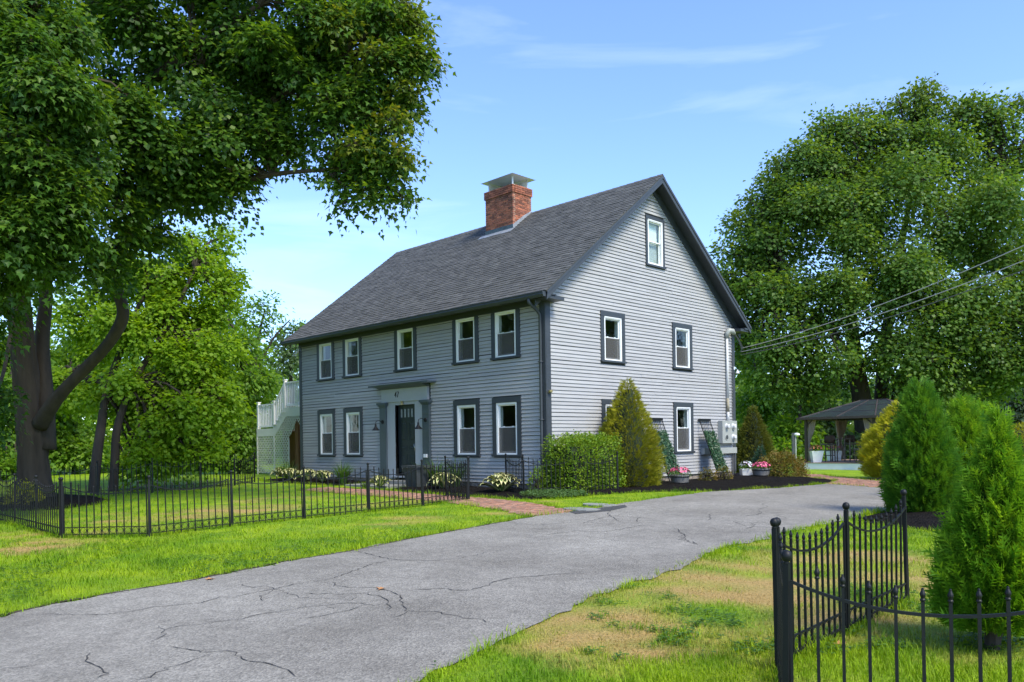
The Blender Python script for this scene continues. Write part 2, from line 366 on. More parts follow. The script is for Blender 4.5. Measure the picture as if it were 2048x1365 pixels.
def sheet(name, poly, off, mat, step=0.4, mound=0.0, rough=0.0, parent=None):
    """A ground sheet cut from an outline, following the terrain; mound raises it towards its middle."""
    bm = bmesh.new(); bm.faces.new([bm.verts.new((x, y, 0)) for x, y in poly])
    P = np.array(poly)
    for ax in (0, 1):
        lo, hi = P[:, ax].min(), P[:, ax].max(); k = math.floor(lo / step) + 1
        while k * step < hi:
            co = [0, 0, 0]; no = [0, 0, 0]; co[ax] = k * step + 1e-4; no[ax] = 1
            bmesh.ops.bisect_plane(bm, geom=bm.verts[:] + bm.edges[:] + bm.faces[:], plane_co=co, plane_no=no, dist=1e-5); k += 1
    bmesh.ops.triangulate(bm, faces=bm.faces)
    vs = np.array([v.co[:] for v in bm.verts])
    d = np.full(len(vs), 9.0)
    for i in range(len(P)):
        a = P[i]; b = P[(i + 1) % len(P)]; ab = b - a; t = np.clip(((vs[:, :2] - a) @ ab) / (ab @ ab), 0, 1)
        d = np.minimum(d, np.linalg.norm(vs[:, :2] - a - t[:, None] * ab, axis=1))
    z = zg(vs[:, 0], vs[:, 1]) + off
    if mound: z = z + mound * (1 - np.exp(-d / 0.35)) + rough * (vnoise(vs[:, 0], vs[:, 1], 6.0, 3) - .5) * np.minimum(d * 4, 1)
    for v, zz in zip(bm.verts, z): v.co.z = zz
    bmesh.ops.recalc_face_normals(bm, faces=bm.faces)
    if sum(f.normal.z for f in bm.faces) < 0: bmesh.ops.reverse_faces(bm, faces=bm.faces)
    me = bpy.data.meshes.new(name); bm.to_mesh(me); bm.free(); me.materials.append(mat)
    if mound: me.polygons.foreach_set('use_smooth', [True] * len(me.polygons))
    return link(name, me, parent)

_dry = [(*gpix(1280, 1265)[:2], 1.0, 1.15), (*gpix(1200, 1300)[:2], .6, 1.0), (*gpix(1420, 1300)[:2], .9, .75), (*gpix(1440, 1185)[:2], 1.2, 1.0), (*gpix(1750, 1130)[:2], 1.6, .8), (*gpix(1690, 1250)[:2], 1.0, .6),
        (*gpix(1560, 1140)[:2], 1.3, .75), (*gpix(1900, 1180)[:2], 1.2, .7), (*gpix(440, 1022)[:2], 1.5, .75), (*gpix(220, 1042)[:2], 1.3, .7), (*gpix(20, 1090)[:2], 1.5, .95), (*gpix(560, 1018)[:2], 1.3, .5),
        (*gpix(800, 1042)[:2], .8, .6), (*gpix(1000, 1030)[:2], .45, .5), (*gpix(760, 1005)[:2], 1.2, .45), (*gpix(500, 1000)[:2], 1.8, .4), (*gpix(1090, 1005)[:2], .4, .5), (*gpix(1370, 1010)[:2], .5, .4)]
def dryness(x, y):
    d = np.zeros(len(x))
    for cx, cy, r, a in _dry: d = np.maximum(d, a * np.exp(-((x - cx) ** 2 + (y - cy) ** 2) / (2 * r * r * .6)))
    n = vnoise(x, y, 1.3, 1) * .40 + vnoise(x, y, 3.4, 2) * .35 + vnoise(x, y, 9.0, 4) * .25
    return np.clip(d * (.20 + 1.55 * np.clip((n - .28) / .45, 0, 1)) + (n - .60) * .9, 0, 1)

def grassmat(name, blade):
    m, nt, b, N, L = nodes_of(name)
    a = N('ShaderNodeAttribute', attribute_name='dry'); g = N('ShaderNodeNewGeometry')
    r = N('ShaderNodeAttribute', attribute_name='rv')
    n1 = noise(N, L, 1.4, 5, .6, g.outputs['Position']); n2 = noise(N, L, 38.0, 4, .7, g.outputs['Position'])
    gm = N('ShaderNodeMixRGB'); L(mrange(N, L, n1.outputs[0], 0, 1, .36, .64), gm.inputs[0])
    gm.inputs[1].default_value = (0.145, 0.285, 0.005, 1); gm.inputs[2].default_value = (0.310, 0.430, 0.007, 1)
    dm = N('ShaderNodeMixRGB'); L(n2.outputs[0], dm.inputs[0]); dm.inputs[1].default_value = (0.40, 0.25, 0.065, 1); dm.inputs[2].default_value = (0.60, 0.42, 0.16, 1)
    k = mrange(N, L, mathn(N, L, 'ADD', a.outputs['Fac'], mathn(N, L, 'MULTIPLY', mathn(N, L, 'SUBTRACT', n2.outputs[0], .5), .7)), 0, 1, .15, 1.0)
    mx = N('ShaderNodeMixRGB'); L(k, mx.inputs[0]); L(gm.outputs[0], mx.inputs[1]); L(dm.outputs[0], mx.inputs[2])
    c = mul(N, L, mx.outputs[0], mrange(N, L, r.outputs['Fac'] if blade else n2.outputs[0], .70, 1.30, *((0, 1) if blade else (.25, .75))))
    L(c, b.inputs['Base Color']); b.inputs['Roughness'].default_value = .6; b.inputs['Specular IOR Level'].default_value = .25
    if blade:
        t = N('ShaderNodeBsdfTranslucent'); L(c, t.inputs['Color']); ms = N('ShaderNodeMixShader'); ms.inputs[0].default_value = .4
        L(b.outputs[0], ms.inputs[1]); L(t.outputs[0], ms.inputs[2]); L(ms.outputs[0], nt.nodes['Material Output'].inputs['Surface'])
    else:
        bp = N('ShaderNodeBump'); bp.inputs['Strength'].default_value = 1.0; bp.inputs['Distance'].default_value = .05; L(n2.outputs[0], bp.inputs['Height']); L(bp.outputs[0], b.inputs['Normal'])
    return m
MT['lawn'] = grassmat('lawn', False); MT['blade'] = grassmat('grass_blade', True)

def axis(lo, hi, f0, f1, st):
    a = list(np.arange(f0, f1 + 1e-6, st)); x = f0; s = st
    while x > lo: s *= 1.35; x -= s; a.insert(0, x)
    x = f1; s = st
    while x < hi: s *= 1.35; x += s; a.append(x)
    return np.array(a)
ax_, ay_ = axis(-500, 500, -15, 17, .4), axis(-500, 500, -16, 15, .4)
GX, GY = np.meshgrid(ax_, ay_, indexing='ij'); nx_, ny_ = GX.shape
V = np.stack([GX.ravel(), GY.ravel(), zg(GX.ravel(), GY.ravel())], 1)
I = np.arange(nx_ * ny_).reshape(nx_, ny_)
F = np.stack([I[:-1, :-1].ravel(), I[1:, :-1].ravel(), I[1:, 1:].ravel(), I[:-1, 1:].ravel()], 1)
ground = link('ground', np_mesh('ground', V, F, MT['lawn'], {'dry': dryness(V[:, 0], V[:, 1]), 'rv': np.full(len(V), .5)}, True))
tag(ground, 'gently sloping green lawn with straw coloured dry patches', None, None, 'structure')

# asphalt
m, nt, b, N, L = nodes_of('asphalt'); MT['asphalt'] = m
g = N('ShaderNodeNewGeometry'); P_ = g.outputs['Position']
n1 = noise(N, L, .55, 5, .6, P_); n2 = noise(N, L, 6.0, 5, .65, P_); vo = N('ShaderNodeTexVoronoi'); vo.inputs['Scale'].default_value = 62.0; L(P_, vo.inputs['Vector'])
n3 = noise(N, L, 210.0, 2, .6, P_)
base = ramp(N, [(.28, (0.205, 0.188, 0.158)), (.50, (0.280, 0.260, 0.222)), (.72, (0.345, 0.322, 0.277))]); L(n1.outputs[0], base.inputs[0])
c = mul(N, L, base.outputs[0], mrange(N, L, n2.outputs[0], .84, 1.14, .3, .7))
c = mul(N, L, c, mrange(N, L, vo.outputs['Color'], .62, 1.38))
st = N('ShaderNodeTexVoronoi'); st.inputs['Scale'].default_value = 44.0; L(P_, st.inputs['Vector'])
c2 = N('ShaderNodeMixRGB'); L(mrange(N, L, st.outputs['Distance'], .75, 0, .05, .20), c2.inputs[0]); L(c, c2.inputs[1]); c2.inputs[2].default_value = (.50, .46, .40, 1)
c3 = N('ShaderNodeMixRGB'); L(mathn(N, L, 'GREATER_THAN', n3.outputs[0], .60), c3.inputs[0]); L(mul(N, L, c2.outputs[0], mrange(N, L, n3.outputs[0], .9, .9)), c3.inputs[1]); L(mul(N, L, c, mrange(N, L, n3.outputs[0], .55, .55)), c3.inputs[2])
L(c3.outputs[0], b.inputs['Base Color']); b.inputs['Roughness'].default_value = .88; b.inputs['Specular IOR Level'].default_value = .3
bp = N('ShaderNodeBump'); bp.inputs['Strength'].default_value = .7; bp.inputs['Distance'].default_value = .012; L(vo.outputs['Distance'], bp.inputs['Height']); L(bp.outputs[0], b.inputs['Normal'])

# bare soil lip between asphalt and turf
MT['soil'] = paint('soil', (.060, .042, .026), .95, .45, 14, 0, 1.0, 60)
_sv = []; _sf = []; _rs = random.Random(9); _pp = []
for a_, b_ in zip(ROAD[1:12] , ROAD[2:13]):
    n_ = max(1, int(math.dist(a_, b_) / .08))
    for k_ in range(n_): t_ = k_ / n_; _pp.append((a_[0] + (b_[0] - a_[0]) * t_, a_[1] + (b_[1] - a_[1]) * t_))
for i_, (x_, y_) in enumerate(_pp):
    w_ = .02 + .09 * max(0, vnoise(np.array([x_]), np.array([y_]), 2.1, 3)[0] - .25) + _rs.uniform(0, .02)
    _sv += [(x_ + .03, y_, float(zg(x_ + .03, y_)) + .016), (x_ - w_, y_, float(zg(x_ - w_, y_)) + .010)]
    if i_: _sf.append((2 * i_ - 2, 2 * i_ - 1, 2 * i_ + 1, 2 * i_))
tag(MB().add(_sv, _sf).build('soil_edge', MT['soil']), 'bare brown soil along the left asphalt edge', None, None, 'structure')
drive = sheet('driveway', ROADJ, .012, MT['asphalt'], .5)
tag(drive, 'cracked grey asphalt driveway curving up beside the house', None, None, 'structure')

MT['crack'] = paint('crack_fill', (0.034, 0.032, 0.030), .95, .5, 14)
zc = lambda x, y: (x / 2.048, 1100 + y / 2.048)
z4 = lambda x, y: (1440 + x / 3.25, 640 + y / 3.25)
cracks = [[zc(*p) for p in l] for l in (
    [(180, 270), (330, 272), (400, 272), (540, 258), (640, 240), (760, 228), (820, 225), (870, 210), (905, 200), (960, 200), (1050, 180), (1130, 165), (1200, 148), (1330, 130), (1440, 95), (1530, 60)],
    [(600, 392), (640, 380), (672, 352), (650, 318)], [(672, 335), (720, 322), (860, 305), (980, 293), (1060, 272), (1130, 262), (1240, 243), (1320, 235), (1400, 225), (1480, 225), (1540, 237)],
    [(355, 430), (362, 470), (410, 490), (432, 515), (400, 535)], [(700, 400), (780, 418), (860, 430), (940, 420), (970, 440), (1010, 462), (1080, 470), (1150, 492), (1190, 510), (1210, 528)],
    [(850, 435), (760, 470), (690, 492), (620, 525), (540, 546)], [(1130, 165), (1160, 180), (1230, 200), (1330, 205), (1440, 212), (1462, 200)],
    [(1240, 185), (1400, 187), (1500, 185), (1560, 198), (1590, 215), (1600, 240), (1590, 252)],
    [(1370, 135), (1370, 155), (1450, 160), (1540, 160), (1600, 175), (1640, 200), (1650, 225), (1670, 255), (1780, 260), (1830, 268), (1900, 285), (1980, 295), (2010, 303)],
    [(1670, 258), (1640, 270), (1600, 287)], [(1460, 10), (1560, 35), (1620, 45), (1700, 50)], [(980, 145), (1040, 160), (1090, 152), (1130, 165), (1100, 185), (1060, 195), (1080, 215)],
    [(1530, 60), (1640, 45), (1760, 50), (1880, 40), (2000, 15)], [(0, 498), (70, 488), (150, 480)], [(1330, 238), (1370, 250)], [(1250, 290), (1330, 275), (1400, 262), (1480, 240)])]
cracks += [[z4(*p) for p in l] for l in ([(0, 1308), (60, 1312), (110, 1322), (150, 1340), (240, 1350), (330, 1358)], [(190, 1140), (300, 1160), (350, 1172), (480, 1180), (600, 1198), (700, 1208), (770, 1218)],
    [(-620, 1260), (-480, 1240), (-330, 1232), (-180, 1215), (-60, 1212)], [(-900, 1330), (-760, 1290), (-640, 1272), (-520, 1268)])]
cracks += [[(1010, 1048), (1080, 1052), (1150, 1046), (1230, 1050)], [(1090, 1072), (1150, 1064), (1210, 1066), (1290, 1052)], [(1230, 1010), (1215, 1030), (1240, 1046)]]
rc = random.Random(3)
for _ in range(16):                                   # fine wandering cracks all over the old asphalt
    x_, y_ = rc.uniform(4.8, 9.0), rc.uniform(-12.5, 3.0); h_ = rc.uniform(0, 6.283); l_ = []
    for k_ in range(rc.randint(5, 12)):
        l_.append((x_, y_)); h_ += rc.gauss(0, .55); x_ += .28 * math.cos(h_); y_ += .28 * math.sin(h_)
    l_ = [p_ for p_ in l_ if 4.9 < p_[0] < 8.3]
    if len(l_) > 3: cracks.append([('w', p_) for p_ in l_])
for ln in cracks:
    pts = [np.array([*p[1], 0.0]) if p[0] == 'w' else gpix(*p) for p in ln]; fine = []
    for a, b_ in zip(pts[:-1], pts[1:]):
        n = max(2, int(np.linalg.norm(b_ - a) / .06))
        for k in range(n):
            t = k / n; p = a + (b_ - a) * t + np.array([rc.gauss(0, .014), rc.gauss(0, .014), 0]); fine.append(p)
    fine.append(pts[-1]); mb = MB(); vs = []; fs = []; w0 = rc.uniform(.6, 1.1)
    for i, p in enumerate(fine):
        d = fine[min(i + 1, len(fine) - 1)] - fine[max(i - 1, 0)]; d = d / (np.linalg.norm(d) + 1e-9); nrm = np.array([-d[1], d[0], 0])
        w = w0 * (.0026 + .0048 * rc.random() ** 1.3) * (1.0 if 0 < i < len(fine) - 1 else .2)
        for s in (-1, 1):
            q = p + nrm * w * s; vs.append((q[0], q[1], float(zg(q[0], q[1])) + .0175))
        if i: fs.append((2 * i - 2, 2 * i - 1, 2 * i + 1, 2 * i))
    mb.add(vs, fs).build('crack', MT['crack'], drive)
# dark sealed patch where the brick walk meets the asphalt
MT['tar'] = paint('tar_patch', (0.055, 0.054, 0.053), .85, .25, 8, 0, .5, 120)
sheet('tar_patch', [(3.78, -3.5), (4.15, -3.75), (4.35, -3.0), (4.2, -2.2), (3.9, -1.9), (3.82, -2.6)], .017, MT['tar'], .5, parent=drive)

# mulch
m, nt, b, N, L = nodes_of('mulch'); MT['mulch'] = m
g = N('ShaderNodeNewGeometry'); mpn = N('ShaderNodeMapping'); mpn.inputs['Rotation'].default_value = (0, 0, .6); mpn.inputs['Scale'].default_value = (1, 2.3, 1); L(g.outputs['Position'], mpn.inputs[0])
v1 = N('ShaderNodeTexVoronoi'); v1.inputs['Scale'].default_value = 26; L(mpn.outputs[0], v1.inputs['Vector'])
rr = ramp(N, [(0, (0.008, 0.007, 0.006)), (.55, (0.018, 0.015, 0.013)), (1, (0.050, 0.040, 0.033))]); L(v1.outputs['Color'], rr.inputs[0]); L(rr.outputs[0], b.inputs['Base Color'])
b.inputs['Roughness'].default_value = .95; b.inputs['Specular IOR Level'].default_value = .1; bp = N('ShaderNodeBump'); bp.inputs['Strength'].default_value = 1; bp.inputs['Distance'].default_value = .08; L(v1.outputs['Distance'], bp.inputs['Height']); L(bp.outputs[0], b.inputs['Normal'])
for nm, po, md, lb in (('mulch_bed', BED_FRONT, .07, 'dark mulch bed left of the front door'), ('mulch_bed', BED_MID, .07, 'dark mulch bed right of the front door'),
                       ('mulch_bed', BED_GABLE, .07, 'wide dark mulch bed under the gable wall'), ('mulch_bed', BED_TREE, .16, 'mounded mulch ring round the big tree'),
                       ('mulch_bed', BED_RIGHT, .08, 'dark mulch bed under the tall evergreens'), ('mulch_bed', BED_GLOBE, .08, 'mulch bed under the round yellow shrub')):
    tag(sheet(nm, po, .006, MT['mulch'], .22, md, .05), lb, None, None, 'structure')

# brick walks: herringbone bricks on a sand bed
def walk(name, poly, label, near):
    base = sheet(name, poly, .006, MT['joint'], .6); tag(base, label, None, None, 'structure')
    P = np.array(poly); L_, W_ = .2, .1; cells = []
    x0, y0 = P.min(0) - .5; x1, y1 = P.max(0) + .5
    c, s = math.cos(.6), math.sin(.6); cx, cy = (x0 + x1) / 2, (y0 + y1) / 2; R = max(x1 - x0, y1 - y0) * .75
    nn = int(R / .1)
    for i in range(-nn, nn):
        for j in range(-nn, nn):
            # herringbone: unit cells on a W grid; horizontal brick starts where (i - j) % 4 == 0, vertical where (i - j) % 4 == 3 shifted
            k = (i - j) % 4
            if k == 0: u, v, w, h = i * W_ + L_ / 2, j * W_ + W_ / 2, L_, W_
            elif k == 3: u, v, w, h = i * W_ + W_ / 2, j * W_ + L_ / 2, W_, L_
            else: continue
            cells.append((cx + u * c - v * s, cy + u * s + v * c, w, h))
    A = np.array(cells); ok = inpoly(A[:, 0], A[:, 1], poly); A = A[ok]
    d = np.hypot(A[:, 0] - CAMP[0], A[:, 1] - CAMP[1]); A = A[np.argsort(d)]
    unit = {}
    for key, (w, h) in {'a': (L_, W_), 'b': (W_, L_)}.items():
        bm_ = MB(); w -= .010; h -= .010; e = .006
        bm_.add([(-w/2, -h/2, 0), (w/2, -h/2, 0), (w/2, h/2, 0), (-w/2, h/2, 0), (-w/2 + e, -h/2 + e, .016), (w/2 - e, -h/2 + e, .016), (w/2 - e, h/2 - e, .016), (-w/2 + e, h/2 - e, .016)],
                [(4, 5, 6, 7), (0, 1, 5, 4), (1, 2, 6, 5), (2, 3, 7, 6), (3, 0, 4, 7)])
        unit[key] = (bm_.v, bm_.f, bm_.mesh('brick', MT['paver']))
    rest = MB(); rz = .6; rr_ = random.Random(5)
    for i, (x, y, w, h) in enumerate(A):
        v, f, me = unit['a' if w > h else 'b']; z = float(zg(x, y)) + .007 + rr_.uniform(-.003, .004); tilt = (rr_.gauss(0, .012), rr_.gauss(0, .012), rz + rr_.gauss(0, .015))
        if i < near:
            o = link('brick', me, base, (x, y, z)); o.rotation_euler = tilt
        else:
            T = Matrix.Translation((x, y, z)) @ Matrix.Rotation(tilt[2], 4, 'Z') @ Matrix.Rotation(tilt[0], 4, 'X')
            rest.add([T @ Vector(p) for p in v], f)
    if rest.v: tag(rest.build('bricks_beyond', MT['paver_rest'], base), kind='stuff')
    return base
walk('brick_walk', WALK, 'herringbone red brick walk from driveway towards the front door', 300)
walk('brick_walk', WALK_FAR, 'red brick path from the driveway end towards the gazebo', 300)
for px, py, sx, sy in ((1160, 1021, .42, .28), (1196, 1012, .40, .25)):
    p = gpix(px, py); mb = MB(); mb.prism([(p[0] + sx * math.cos(t) * (1 + .15 * math.sin(3 * t)), p[1] + sy * math.sin(t) * (1 + .12 * math.cos(2 * t)), float(zg(p[0], p[1])) + .006) for t in np.linspace(0, 2 * math.pi, 11)[:-1]], (0, 0, .03))
    tag(mb.build('stepping_stone', MT['slate']), 'grey stepping stone in the grass ' + ('beside the tar patch' if px < 1170 else 'farther from the brick walk'), 'stone', 'stepping stones')

# grass: blades spread over the lawn, thinner with distance
MASKS = [ROADJ, BED_FRONT, BED_MID, BED_GABLE, BED_TREE, BED_RIGHT, BED_GLOBE, WALK, WALK_FAR, [(-12.4, 0), (.1, 0), (.1, 9.6), (-12.4, 9.6)]]
def grass_points(n, px0, px1, py0, py1, seed):
    r = np.random.default_rng(seed); px = r.uniform(px0, px1, n); py = r.uniform(py0, py1, n)
    p = gpixn(px, py); x, y = p[:, 0], p[:, 1]; ok = np.ones(n, bool)
    jx, jy = x + r.normal(0, .03, n), y + r.normal(0, .03, n)
    for q in MASKS: ok &= ~inpoly(jx, jy, q)
    return p[ok]
def blades(P, h0, h1, w, seg, seed, dryk=True):
    r = np.random.default_rng(seed); n = len(P); dry = dryness(P[:, 0], P[:, 1])
    az = r.uniform(0, 2 * np.pi, n); h = r.uniform(h0, h1, n) * (1 - .62 * dry) * (.40 + 1.0 * vnoise(P[:, 0], P[:, 1], 2.2, 9) + .55 * vnoise(P[:, 0], P[:, 1], 7.0, 10) ** 3); ln = h * r.uniform(.25, .95, n)
    d = np.stack([np.cos(az), np.sin(az), np.zeros(n)], 1); s = np.stack([-np.sin(az), np.cos(az), np.zeros(n)], 1)
    b = np.stack([P[:, 0], P[:, 1], zg(P[:, 0], P[:, 1]) - .005], 1); w = w * r.uniform(.6, 1.3, n)[:, None]; up = np.array([0, 0, 1.])
    if seg == 2:
        mid = b + up * (h * .62)[:, None] + d * (ln * .35)[:, None]; tip = b + up * h[:, None] + d * ln[:, None]
        V = np.stack([b - s * w, b + s * w, mid - s * w * .75, mid + s * w * .75, tip], 1).reshape(-1, 3); k = 5
        f = np.array([(0, 1, 3), (0, 3, 2), (2, 3, 4)])
    else:
        tip = b + up * h[:, None] + d * ln[:, None]; V = np.stack([b - s * w, b + s * w, tip], 1).reshape(-1, 3); k = 3; f = np.array([(0, 1, 2)])
    F = (np.arange(n)[:, None, None] * k + f[None]).reshape(-1, 3)
    return V, F, np.repeat(dry, k), np.repeat(r.random(n), k)
Pn = grass_points(160000, -500, 2600, 1040, 1480, 1); Pf = grass_points(165000, -500, 2300, 968, 1200, 2)
_d = (Pn - CAMP) @ CR[2]; Pn = Pn[np.random.default_rng(3).random(len(Pn)) < np.clip((13.5 - _d) / 3.5, 0, 1)]
_d = (Pf - CAMP) @ CR[2]; Pf = Pf[np.random.default_rng(4).random(len(Pf)) < np.clip((_d - 8.5) / 3.0, 0, 1)]
edge = []
Vs = []; Fs = []; ds = []; rs = []; o_ = 0
for P, a in ((Pn, (.022, .075, .0030, 2, 11)), (Pf, (.03, .075, .0070, 1, 12))):
    v, f, d, r_ = blades(P, *a); Vs.append(v); Fs.append(f + o_); ds.append(d); rs.append(r_); o_ += len(v)
# ragged longer grass along the edges of asphalt, beds and fence feet
r2 = np.random.default_rng(5); ep = []
for q in (ROAD, BED_MID, BED_GABLE, WALK, BED_TREE, BED_RIGHT, BED_FRONT, WALK_FAR, [(-.86, -11.1), (.25, -10.1), (.1, -8.6), (.15, -7.1), (.25, -5.7), (.2, -4.25), (.05, -2.75), (.2, -4.25), (.15, -7.1), (.1, -8.6), (.25, -10.1)], [(11.4, -10.2), (11.36, -7.5), (11.4, -10.2), (12.1, -11.4)], [(-.86, -11.1), (-10.2, -11.1), (-.86, -11.1)]):
    for i in range(len(q)):
        a = np.array(q[i]); b_ = np.array(q[(i + 1) % len(q)]); l = np.linalg.norm(b_ - a)
        if l > 15: continue
        n = int(l * 190); t = r2.random(n)[:, None]; nrm = np.array([-(b_ - a)[1], (b_ - a)[0]]) / (l + 1e-9)
        ep.append(a + (b_ - a) * t + nrm * r2.normal(0, .05, n)[:, None])
ep = np.concatenate(ep); keep = np.ones(len(ep), bool)
for q in (ROADJ, WALK, WALK_FAR):
    ins = inpoly(ep[:, 0], ep[:, 1], q)
    keep &= ~(ins & (r2.random(len(ep)) < (.70 if q is ROADJ else .82)))
for q in (BED_MID, BED_GABLE, BED_FRONT, BED_TREE, BED_RIGHT): keep &= ~inpoly(ep[:, 0], ep[:, 1], q)
ep = ep[keep]; ep = ep[~inpoly(ep[:, 0], ep[:, 1], [(-12.4, -.1), (.1, -.1), (.1, 9.6), (-12.4, 9.6)])]
v, f, d, r_ = blades(np.c_[ep, np.zeros(len(ep))], .04, .11, .0040, 2, 13); Vs.append(v); Fs.append(f + o_); ds.append(d * .5); rs.append(r_)
V = np.concatenate(Vs); grass = link('grass', np_mesh('grass', V, np.concatenate(Fs), MT['blade'], {'dry': np.concatenate(ds), 'rv': np.concatenate(rs)}))
tag(grass, 'short green grass of the lawn and verges with dry straw patches', 'grass', kind='stuff')

# clover and broad weeds scattered through the lawn
def weeds(n, seed):
    P = grass_points(n, -300, 2400, 1000, 1420, seed); P = P[vnoise(P[:, 0], P[:, 1], .9, 21) > .55]; P = P[dryness(P[:, 0], P[:, 1]) < .25]; k = len(P); r = np.random.default_rng(seed)
    P = np.repeat(P, 3, 0) + r.normal(0, .025, (k * 3, 3)) * np.array([1, 1, 0]); m = len(P); a = r.uniform(0, 6.283, m); z = zg(P[:, 0], P[:, 1]) + r.uniform(.012, .045, m); s = r.uniform(.012, .030, m)
    d = np.stack([np.cos(a), np.sin(a)], 1); e = np.stack([-d[:, 1], d[:, 0]], 1); b = np.c_[P[:, :2], z]
    V = np.stack([b, np.c_[b[:, :2] + (d + e * .6) * s[:, None], z + .006], np.c_[b[:, :2] + d * s[:, None] * 1.9, z], np.c_[b[:, :2] + (d - e * .6) * s[:, None], z + .006]], 1).reshape(-1, 3)
    F = (np.arange(m)[:, None, None] * 4 + np.array([(0, 1, 2), (0, 2, 3)])[None]).reshape(-1, 3)
    rv = np.repeat(r.random(m), 4); return link('weeds', np_mesh('weeds', V, F, MT['weed'], {'rv': rv, 'cv': rv}))
MT['weed'] = leafmat('weed_leaf', (.050, .120, .016), (.10, .21, .022), (.16, .28, .03), .3)
tag(weeds(26000, 31), 'clover and small broad leaved weeds among the lawn grass', 'weeds', kind='stuff')
# ------------------------------------------------------------------ the house
HX0, HX1, HD = -12.2, 0.0, 9.5            # left end, right end, depth; the front is y = 0
ZB, EAVE, RIDGE = 0.24, 5.15, 9.20        # siding bottom, roof edge height at the front, ridge height
YR = HD / 2; YE = -0.42                    # ridge line, eave line
SL = (RIDGE - EAVE) / (YR - YE)            # roof pitch
def roof_z(y): return EAVE + SL * ((y - YE) if y <= YR else (2 * YR - y - YE))
house = thing('house', 'grey clapboard two storey house with dark trim and brick chimney', 'house')

UX = [-10.43, -8.78, -5.86, -3.06, -1.43]; LX = [-10.43, -8.78, -3.06, -1.43]
UZ, LZ = (3.66, 4.895), (1.01, 2.42)
GYU = [2.79, 6.31]; GYL = [2.79, 6.31]
HW, CW_ = .40, .15
# window openings (cut through) and trim footprints (where no clapboard runs)
front_open = [(x - HW, x + HW, *UZ) for x in UX] + [(x - HW, x + HW, *LZ) for x in LX] + [(-6.42, -5.42, .45, 2.56)]
front_trim = [(x - HW - CW_, x + HW + CW_, UZ[0] - .05, UZ[1]) for x in UX] + [(x - HW - CW_, x + HW + CW_, LZ[0] - .05, LZ[1] + CW_) for x in LX] + [(-7.17, -4.67, ZB, 3.16)]
GZU, GZL, GZA = (3.60, 4.83), (.98, 2.36), (6.60, 7.95)
gable_open = [(y - HW, y + HW, *GZU) for y in GYU] + [(y - HW, y + HW, *GZL) for y in GYL] + [(4.53, 5.31, *GZA)]
gable_trim = [(y - HW - CW_, y + HW + CW_, GZU[0] - .05, GZU[1] + CW_) for y in GYU] + [(y - HW - CW_, y + HW + CW_, GZL[0] - .05, GZL[1] + CW_) for y in GYL] + [(4.43, 5.41, GZA[0] - .05, GZA[1] + .1)]

def cut(a, b, z0, z1, rects):
    """The stretches of [a, b] not covered by rects in the band z0..z1."""
    segs = [(a, b)]
    for (r0, r1, q0, q1) in rects:
        if q1 <= z0 + 1e-4 or q0 >= z1 - 1e-4: continue
        out = []
        for s, e in segs:
            if r1 <= s or r0 >= e: out.append((s, e)); continue
            if r0 > s: out.append((s, r0))
            if r1 < e: out.append((r1, e))
        segs = out
    return [(s, e) for s, e in segs if e - s > .02]

# sheathing behind the boards, with real openings; T maps (along, out, up) to the place
TF = lambda a, o, z: (a, -o, z)
TG = lambda a, o, z: (o, a, z)
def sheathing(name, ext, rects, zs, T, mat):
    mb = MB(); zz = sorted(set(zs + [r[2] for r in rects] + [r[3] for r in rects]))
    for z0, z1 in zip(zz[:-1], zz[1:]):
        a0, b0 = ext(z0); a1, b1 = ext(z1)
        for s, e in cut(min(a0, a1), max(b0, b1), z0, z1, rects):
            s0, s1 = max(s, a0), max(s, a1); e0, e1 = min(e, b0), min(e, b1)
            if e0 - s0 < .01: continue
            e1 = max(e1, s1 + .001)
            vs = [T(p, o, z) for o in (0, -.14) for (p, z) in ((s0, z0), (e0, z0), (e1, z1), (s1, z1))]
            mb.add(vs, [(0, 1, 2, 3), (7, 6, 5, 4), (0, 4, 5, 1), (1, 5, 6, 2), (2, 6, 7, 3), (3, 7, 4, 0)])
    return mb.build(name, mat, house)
def gext(z):
    if z <= 5.25: return (0.0, HD)
    d = (z - 5.25 + .10) / SL
    return (max(0, d - .12), min(HD, HD - d + .12))
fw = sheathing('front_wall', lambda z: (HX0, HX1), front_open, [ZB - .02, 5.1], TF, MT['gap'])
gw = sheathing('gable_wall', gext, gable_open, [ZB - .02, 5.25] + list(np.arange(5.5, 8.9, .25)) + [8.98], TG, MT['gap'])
lw = sheathing('gable_wall', gext, [], [ZB - .02, 5.25, 8.98], lambda a, o, z: (HX0 - o, a, z), MT['siding_rest'])
MB().box(HX0, HX1, HD - .14, HD - .002, ZB, 5.1).build('rear_wall', MT['siding_rest'], house)
MB().box(HX0 + .15, HX1 - .15, .15, HD - .15, .30, .40).box(HX0 + .15, HX1 - .15, .15, HD - .15, 2.85, 3.0).box(HX0 + .15, HX1 - .15, .15, HD - .15, 5.3, 5.4) \
    .box(-4.3, -4.2, .15, HD - .15, .40, 5.3).box(-7.4, -7.3, .15, HD - .15, .40, 5.3).box(HX0 + .15, HX1 - .15, 4.6, 4.7, .40, 5.3).build('inner_floor', MT['plaster'], house)

